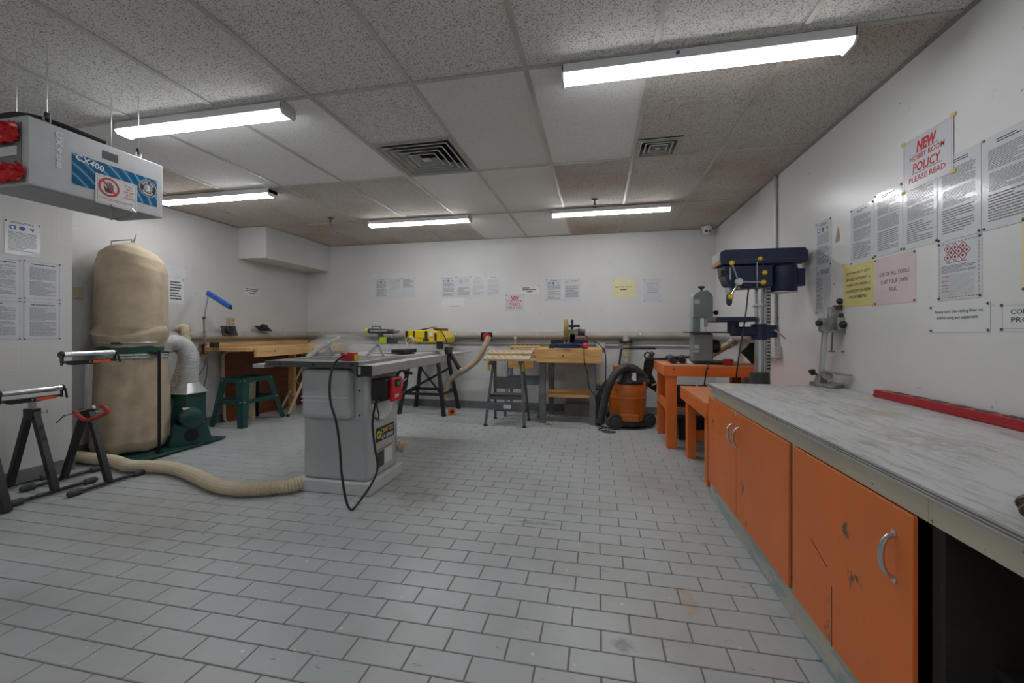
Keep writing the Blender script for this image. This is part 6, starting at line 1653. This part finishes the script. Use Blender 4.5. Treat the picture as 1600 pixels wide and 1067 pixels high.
# ================================================================== COUNTER WITH ORANGE DOORS
def mat_counter():
    m, nt, b, N, L = nodes_of('worn_laminate')
    pos = N('ShaderNodeNewGeometry').outputs['Position']
    mp = N('ShaderNodeMapping'); mp.inputs['Scale'].default_value = (26, 4.0, 4); mp.inputs['Rotation'].default_value = (0,0,.25); L(pos, mp.inputs[0])
    n1 = N('ShaderNodeTexNoise'); n1.inputs['Scale'].default_value = 1.5; n1.inputs['Detail'].default_value = 8; n1.inputs['Roughness'].default_value = .7
    L(mp.outputs[0], n1.inputs['Vector'])
    r1 = N('ShaderNodeValToRGB')
    r1.color_ramp.elements[0].position = .30; r1.color_ramp.elements[1].position = .52
    r1.color_ramp.elements[0].color = (.24,.23,.215,1); r1.color_ramp.elements[1].color = (.57,.57,.57,1)
    L(n1.outputs['Fac'], r1.inputs[0])
    n2 = N('ShaderNodeTexNoise'); n2.inputs['Scale'].default_value = 3.2; n2.inputs['Detail'].default_value = 5; L(pos, n2.inputs['Vector'])
    r2 = N('ShaderNodeValToRGB')
    r2.color_ramp.elements[0].position = .58; r2.color_ramp.elements[1].position = .72
    r2.color_ramp.elements[0].color = (0,0,0,1); r2.color_ramp.elements[1].color = (.55,.55,.55,1)
    L(n2.outputs['Fac'], r2.inputs[0])
    m1 = N('ShaderNodeMix'); m1.data_type = 'RGBA'
    L(r2.outputs[0], m1.inputs[0]); L(r1.outputs[0], m1.inputs[6]); m1.inputs[7].default_value = (.44,.385,.28,1)
    # white dried drips
    mp3 = N('ShaderNodeMapping'); mp3.inputs['Scale'].default_value = (9,2.2,1); mp3.inputs['Rotation'].default_value = (0,0,.25); L(pos, mp3.inputs[0])
    n3 = N('ShaderNodeTexNoise'); n3.inputs['Scale'].default_value = 2.6; n3.inputs['Detail'].default_value = 4; L(mp3.outputs[0], n3.inputs['Vector'])
    r3 = N('ShaderNodeValToRGB')
    r3.color_ramp.elements[0].position = .67; r3.color_ramp.elements[1].position = .69
    r3.color_ramp.elements[0].color = (0,0,0,1); r3.color_ramp.elements[1].color = (.8,.8,.8,1)
    L(n3.outputs['Fac'], r3.inputs[0])
    m2 = N('ShaderNodeMix'); m2.data_type = 'RGBA'
    L(r3.outputs[0], m2.inputs[0]); L(m1.outputs[2], m2.inputs[6]); m2.inputs[7].default_value = (.66,.66,.65,1)
    cur = m2.outputs[2]
    for (sx_, sy_, rx_, ry_, colr, th, sc_) in ((1.16, 2.02, .17, .20, (.40,.34,.22,1), .30, 9), (1.0, 1.5, .3, .5, (.33,.31,.27,1), .46, 34), (.95, 2.3, .3, .45, (.33,.31,.27,1), .46, 30)):
        mpp = N('ShaderNodeMapping'); mpp.inputs['Location'].default_value = (-sx_/rx_, -sy_/ry_, 0)
        mpp.inputs['Scale'].default_value = (1/rx_, 1/ry_, 0); L(pos, mpp.inputs[0])
        ln = N('ShaderNodeVectorMath'); ln.operation = 'LENGTH'; L(mpp.outputs[0], ln.inputs[0])
        mr = N('ShaderNodeMapRange'); mr.inputs['From Min'].default_value = 1.0; mr.inputs['From Max'].default_value = .2; L(ln.outputs['Value'], mr.inputs[0])
        nn = N('ShaderNodeTexNoise'); nn.inputs['Scale'].default_value = sc_; nn.inputs['Detail'].default_value = 5; L(pos, nn.inputs['Vector'])
        ml = N('ShaderNodeMath'); ml.operation = 'MULTIPLY'; L(mr.outputs[0], ml.inputs[0]); L(nn.outputs['Fac'], ml.inputs[1])
        rr_ = N('ShaderNodeMapRange'); rr_.inputs['From Min'].default_value = th-.05; rr_.inputs['From Max'].default_value = th+.12; rr_.inputs['To Max'].default_value = .6; L(ml.outputs[0], rr_.inputs[0])
        mxx = N('ShaderNodeMix'); mxx.data_type = 'RGBA'; L(rr_.outputs[0], mxx.inputs[0]); L(cur, mxx.inputs[6]); mxx.inputs[7].default_value = colr
        cur = mxx.outputs[2]
    L(cur, b.inputs['Base Color'])
    nr = N('ShaderNodeMapRange'); nr.inputs['To Min'].default_value = .22; nr.inputs['To Max'].default_value = .5
    L(n1.outputs['Fac'], nr.inputs[0]); L(nr.outputs[0], b.inputs['Roughness'])
    MATS['worn_laminate'] = m
    return m
M_LAM = mat_counter()
M_EDGE1 = mat('edge_dark', (.15,.15,.15), rough=.4, noise=.2, nscale=9, world_pos=True)
M_EDGE2 = mat('edge_light', (.48,.48,.47), rough=.35, noise=.15, nscale=9, world_pos=True)
M_CRP = mat_worn('cream_worn', (.50,.465,.37), (.10,.085,.07), rough=.55, amount=.345, scale=26, noise=.12)
M_TOE = mat_worn('toe_worn', (.50,.475,.40), (.30,.40,.43), rough=.6, amount=.50, scale=5, noise=.15, stretch=(1,1,5))
M_INSIDE = mat('cabinet_inside', (.032,.024,.019), rough=.85, noise=.2)  # near-black colour puts the shade of the interior into the panels
CY1, CY0 = 2.957, -.60
wt = thing('worktop', 'worn grey laminate worktop running along the right wall', 'worktop', (1.09, 1.2, .733))
part('slab', MB().box(.714, CY0, .734, XR-.001, CY1, .7545), M_LAM, wt, bevel=.001)
for z0_, z1_, mm in ((.7335,.7380,M_EDGE2),(.7380,.7415,M_EDGE1),(.7415,.7445,M_EDGE2),(.7445,.7485,M_EDGE1),(.7485,.7543,M_EDGE2)):
    part('edge_layer', MB().box(.710, CY0, z0_, .7139, CY1+.002, z1_), mm, wt, smooth=0)
XA, XD = .735, .717
def cab(name, label, ya, yb):
    t = thing(name, label, 'cabinet', ((XA+XR)/2, (ya+yb)/2, 0))
    part('toe_board', MB().box(XA-.006, ya, .0, XA+.014, yb, .112), M_TOE, t, bevel=.001)
    part('top_rail', MB().box(XA-.006, ya, .668, XA+.014, yb, .733), M_CRP, t, bevel=.001)
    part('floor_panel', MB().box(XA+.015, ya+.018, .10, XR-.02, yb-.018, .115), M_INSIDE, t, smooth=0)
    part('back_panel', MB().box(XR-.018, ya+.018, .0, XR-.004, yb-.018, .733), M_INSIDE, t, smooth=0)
    return t
def side(t, y0_, y1_, m):
    part('side_panel', MB().box(XA+.0145, y0_, .0, XR-.004, y1_, .733), m, t, smooth=0)
def door(t, ya, yb, hy):
    d = part('door', MB().box(XD, ya, .113, XA-.0065, yb, .667), M_ORANGE, t, bevel=.002)
    hp = [(XD+.001,hy,.492),(XD-.014,hy,.497),(XD-.026,hy,.515),(XD-.030,hy,.545),(XD-.026,hy,.575),(XD-.014,hy,.593),(XD+.001,hy,.598)]
    pts_ = spline(hp, .008)
    k = len(pts_)
    part('handle', MB().tube(pts_, [.0045+.0025*math.sin(PI*i/(k-1)) for i in range(k)], 10), M_CHROME, d, label='chrome bow handle')
    for zz in (.488,.602):
        part('handle_foot', MB().cyl((XD+.0005,hy,zz),(XD-.004,hy,zz), .009, n=12), M_CHROME, d)
    return d
ca = cab('cabinet', 'far orange cabinet with a pair of doors', 1.750, 2.953)
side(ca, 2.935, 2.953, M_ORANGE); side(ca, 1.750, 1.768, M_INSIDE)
door(ca, 2.390, 2.951, 2.437); door(ca, 1.772, 2.386, 2.340)
part('end_stile', MB().box(XA-.006, 1.750, .112, XA+.014, 1.7695, .668), M_CRP, ca, smooth=0)
part('paint_chip_hook', MB().box(XD-.001,2.386,.648,XD+.003,2.400,.668), M_CRP, ca)
cb_ = cab('cabinet', 'middle orange cabinet with a single door and chrome handle', 1.105, 1.749)
side(cb_, 1.731, 1.749, M_INSIDE); side(cb_, 1.105, 1.123, M_INSIDE)
part('end_stile', MB().box(XA-.006, 1.735, .112, XA+.014, 1.749, .668), M_CRP, cb_, smooth=0)
d3 = door(cb_, 1.132, 1.733, 1.190)
part('crack', MB().box(XD-.0004,1.470,.113,XD+.0005,1.474,.30), M_BLK, d3, smooth=0)
part('scratch', MB().beam((XD-.0003,1.60,.385),(XD-.0003,1.50,.345), .0006, .004), M_BLK, d3, smooth=0)
cc_ = cab('cabinet', 'near cabinet without a door, dark and open', CY0, 1.104)
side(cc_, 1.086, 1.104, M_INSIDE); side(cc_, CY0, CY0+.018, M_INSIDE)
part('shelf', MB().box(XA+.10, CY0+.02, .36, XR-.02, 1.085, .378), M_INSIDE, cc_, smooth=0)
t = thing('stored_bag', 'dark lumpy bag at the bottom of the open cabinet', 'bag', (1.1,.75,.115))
part('bag', surf(lambda a, v: (1.10+(.17*math.sin(PI*min(1,max(.02,v*.9+.05))))*math.cos(a)*(1+.1*math.sin(3*a)), .70+(.22*math.sin(PI*min(1,max(.02,v*.9+.05))))*math.sin(a), .1155+.16*v*(1+.1*math.sin(2*a))), 24, 12), M_INSIDE, t, smooth=60)

# ---- things on the worktop
M_CASTA = mat('cast_aluminium', (.30,.30,.285), rough=.45, metal=.4, noise=.4, nscale=30)
ds = thing('drill_stand', 'small cast metal drill guide stand at the far end of the worktop', 'drill stand', (1.36,2.78,.755))
zt = .7548
bp = [(1.316, 2.963, 0.755), (1.366, 2.782, 0.755), (1.526, 2.871, 0.755), (1.490, 3.132, 0.755)]
bp = [(min(q_[0],1.462), q_[1], zt) for q_ in bp]
part('base', MB().prism(bp, (0,0,.022)), M_CASTA, ds, bevel=.004)
part('column', MB().beam((1.369, 2.939, 0.766), (1.409, 2.947, 1.240), .024, .030), M_ALU, ds, bevel=.003)
part('column_foot', MB().beam((1.367, 2.939, 0.757), (1.377, 2.941, 0.822), .04, .05), M_CASTA, ds, bevel=.004)
part('lower_knob', MB().cyl((1.346, 2.934, 0.830), (1.322, 2.929, 0.830), .006, n=8).lathe([(.008,0),(.016,.012),(.020,.03),(.012,.036)], (1.322, 2.929, 0.822), (-.2,0,1), 14), M_BLK, ds)
part('tray', MB().beam((1.369, 2.908, 0.849), (1.449, 2.782, 0.838), .045, .007), M_CASTA, ds, bevel=.002)
part('gauge_disc', MB().cyl((1.387, 2.902, 0.822), (1.380, 2.880, 0.824), .026, n=20), mat('disc_tan', (.30,.27,.21), rough=.4), ds)
cg = part('carriage', MB().beam((1.359, 2.916, 1.139), (1.441, 2.933, 1.139), .05, .08), M_CASTA, ds, bevel=.005)
part('carriage_upper', MB().beam((1.429, 2.931, 1.247), (1.429, 2.931, 1.099), .045, .04), M_CASTA, cg, bevel=.004)
part('motor_clamp', MB().beam((1.441, 2.913, 1.139), (1.488, 2.902, 1.138), .05, .085), M_CASTA, cg, bevel=.008)
part('guide_plate', MB().beam((1.356, 2.895, 1.097), (1.503, 2.905, 1.093), .06, .014), M_CASTA, cg, bevel=.002)
part('clamp_knob', MB().cyl((1.334, 2.901, 1.147), (1.357, 2.906, 1.147), .018, .012, 12), M_BLK, cg)
part('rod', MB().cyl((1.422, 2.909, 1.095), (1.414, 2.907, 0.976), .005, n=8).cyl((1.414, 2.907, 0.976), (1.414, 2.907, 0.970), .016, n=12), M_BRASS, cg)
part('rod', MB().cyl((1.486, 2.902, 1.166), (1.482, 2.901, 0.977), .005, n=8).cyl((1.482, 2.901, 0.975), (1.482, 2.901, 0.970), .017, n=12), M_BRASS, cg)
part('top_bracket', MB().beam((1.433, 2.911, 1.255), (1.476, 2.920, 1.255), .04, .004).beam((1.437, 2.912, 1.245), (1.476, 2.920, 1.238), .03, .022), M_DGREY, cg)
part('top_knob', MB().cyl((1.464, 2.918, 1.261), (1.464, 2.918, 1.277), .005, n=8).sphere((1.464, 2.918, 1.283), .018, 12, 8), M_BLK, cg)
part('side_knob', MB().sphere((1.464, 2.877, 1.138), .022, 12, 8).cyl((1.461, 2.897, 1.178), (1.461, 2.897, 1.205), .012, n=10), M_BLK, cg)
M_RRED = mat('rail_red', (.42,.012,.02), rough=.3, metal=.25, noise=.12)
rr = thing('red_rail', 'long red metal channel with dark slots lying against the right wall', 'rail', (1.44,1.8,.755))
part('channel', MB().box(1.418,.62,zt+.0004,1.470,2.515,zt+.038), M_RRED, rr, bevel=.002)
part('front_ridge', MB().box(1.4145,.62,zt+.006,1.418,2.515,zt+.014), M_RRED, rr, bevel=.001)
for i in range(15):
    yc_ = 2.37-.115*i
    part('slot', MB().box(1.434,yc_-.034,zt+.0375,1.464,yc_+.034,zt+.0405), M_DGREY, rr, bevel=.001)
M_BRN = mat('brown_grip', (.065,.032,.018), rough=.35, noise=.3, nscale=25)
tl = thing('hand_tool', 'brown-gripped hand tool lying at the right picture edge on the worktop', 'tool', (.80,.90,.755))
part('grip', MB().sphere((.790,.915,.7765), .0215, 18, 12, (2.2,.85,1.0)), M_BRN, tl)
part('grip', MB().sphere((.812,.955,.7765), .0215, 18, 12, (2.0,.7,1.0)), M_BRN, tl)
part('steel_jaw', MB().beam((.835,.915,.774),(.95,.925,.774), .03, .02).beam((.85,.95,.774),(.90,.935,.774), .018, .016), M_STEEL, tl, bevel=.003)

flush_texts()
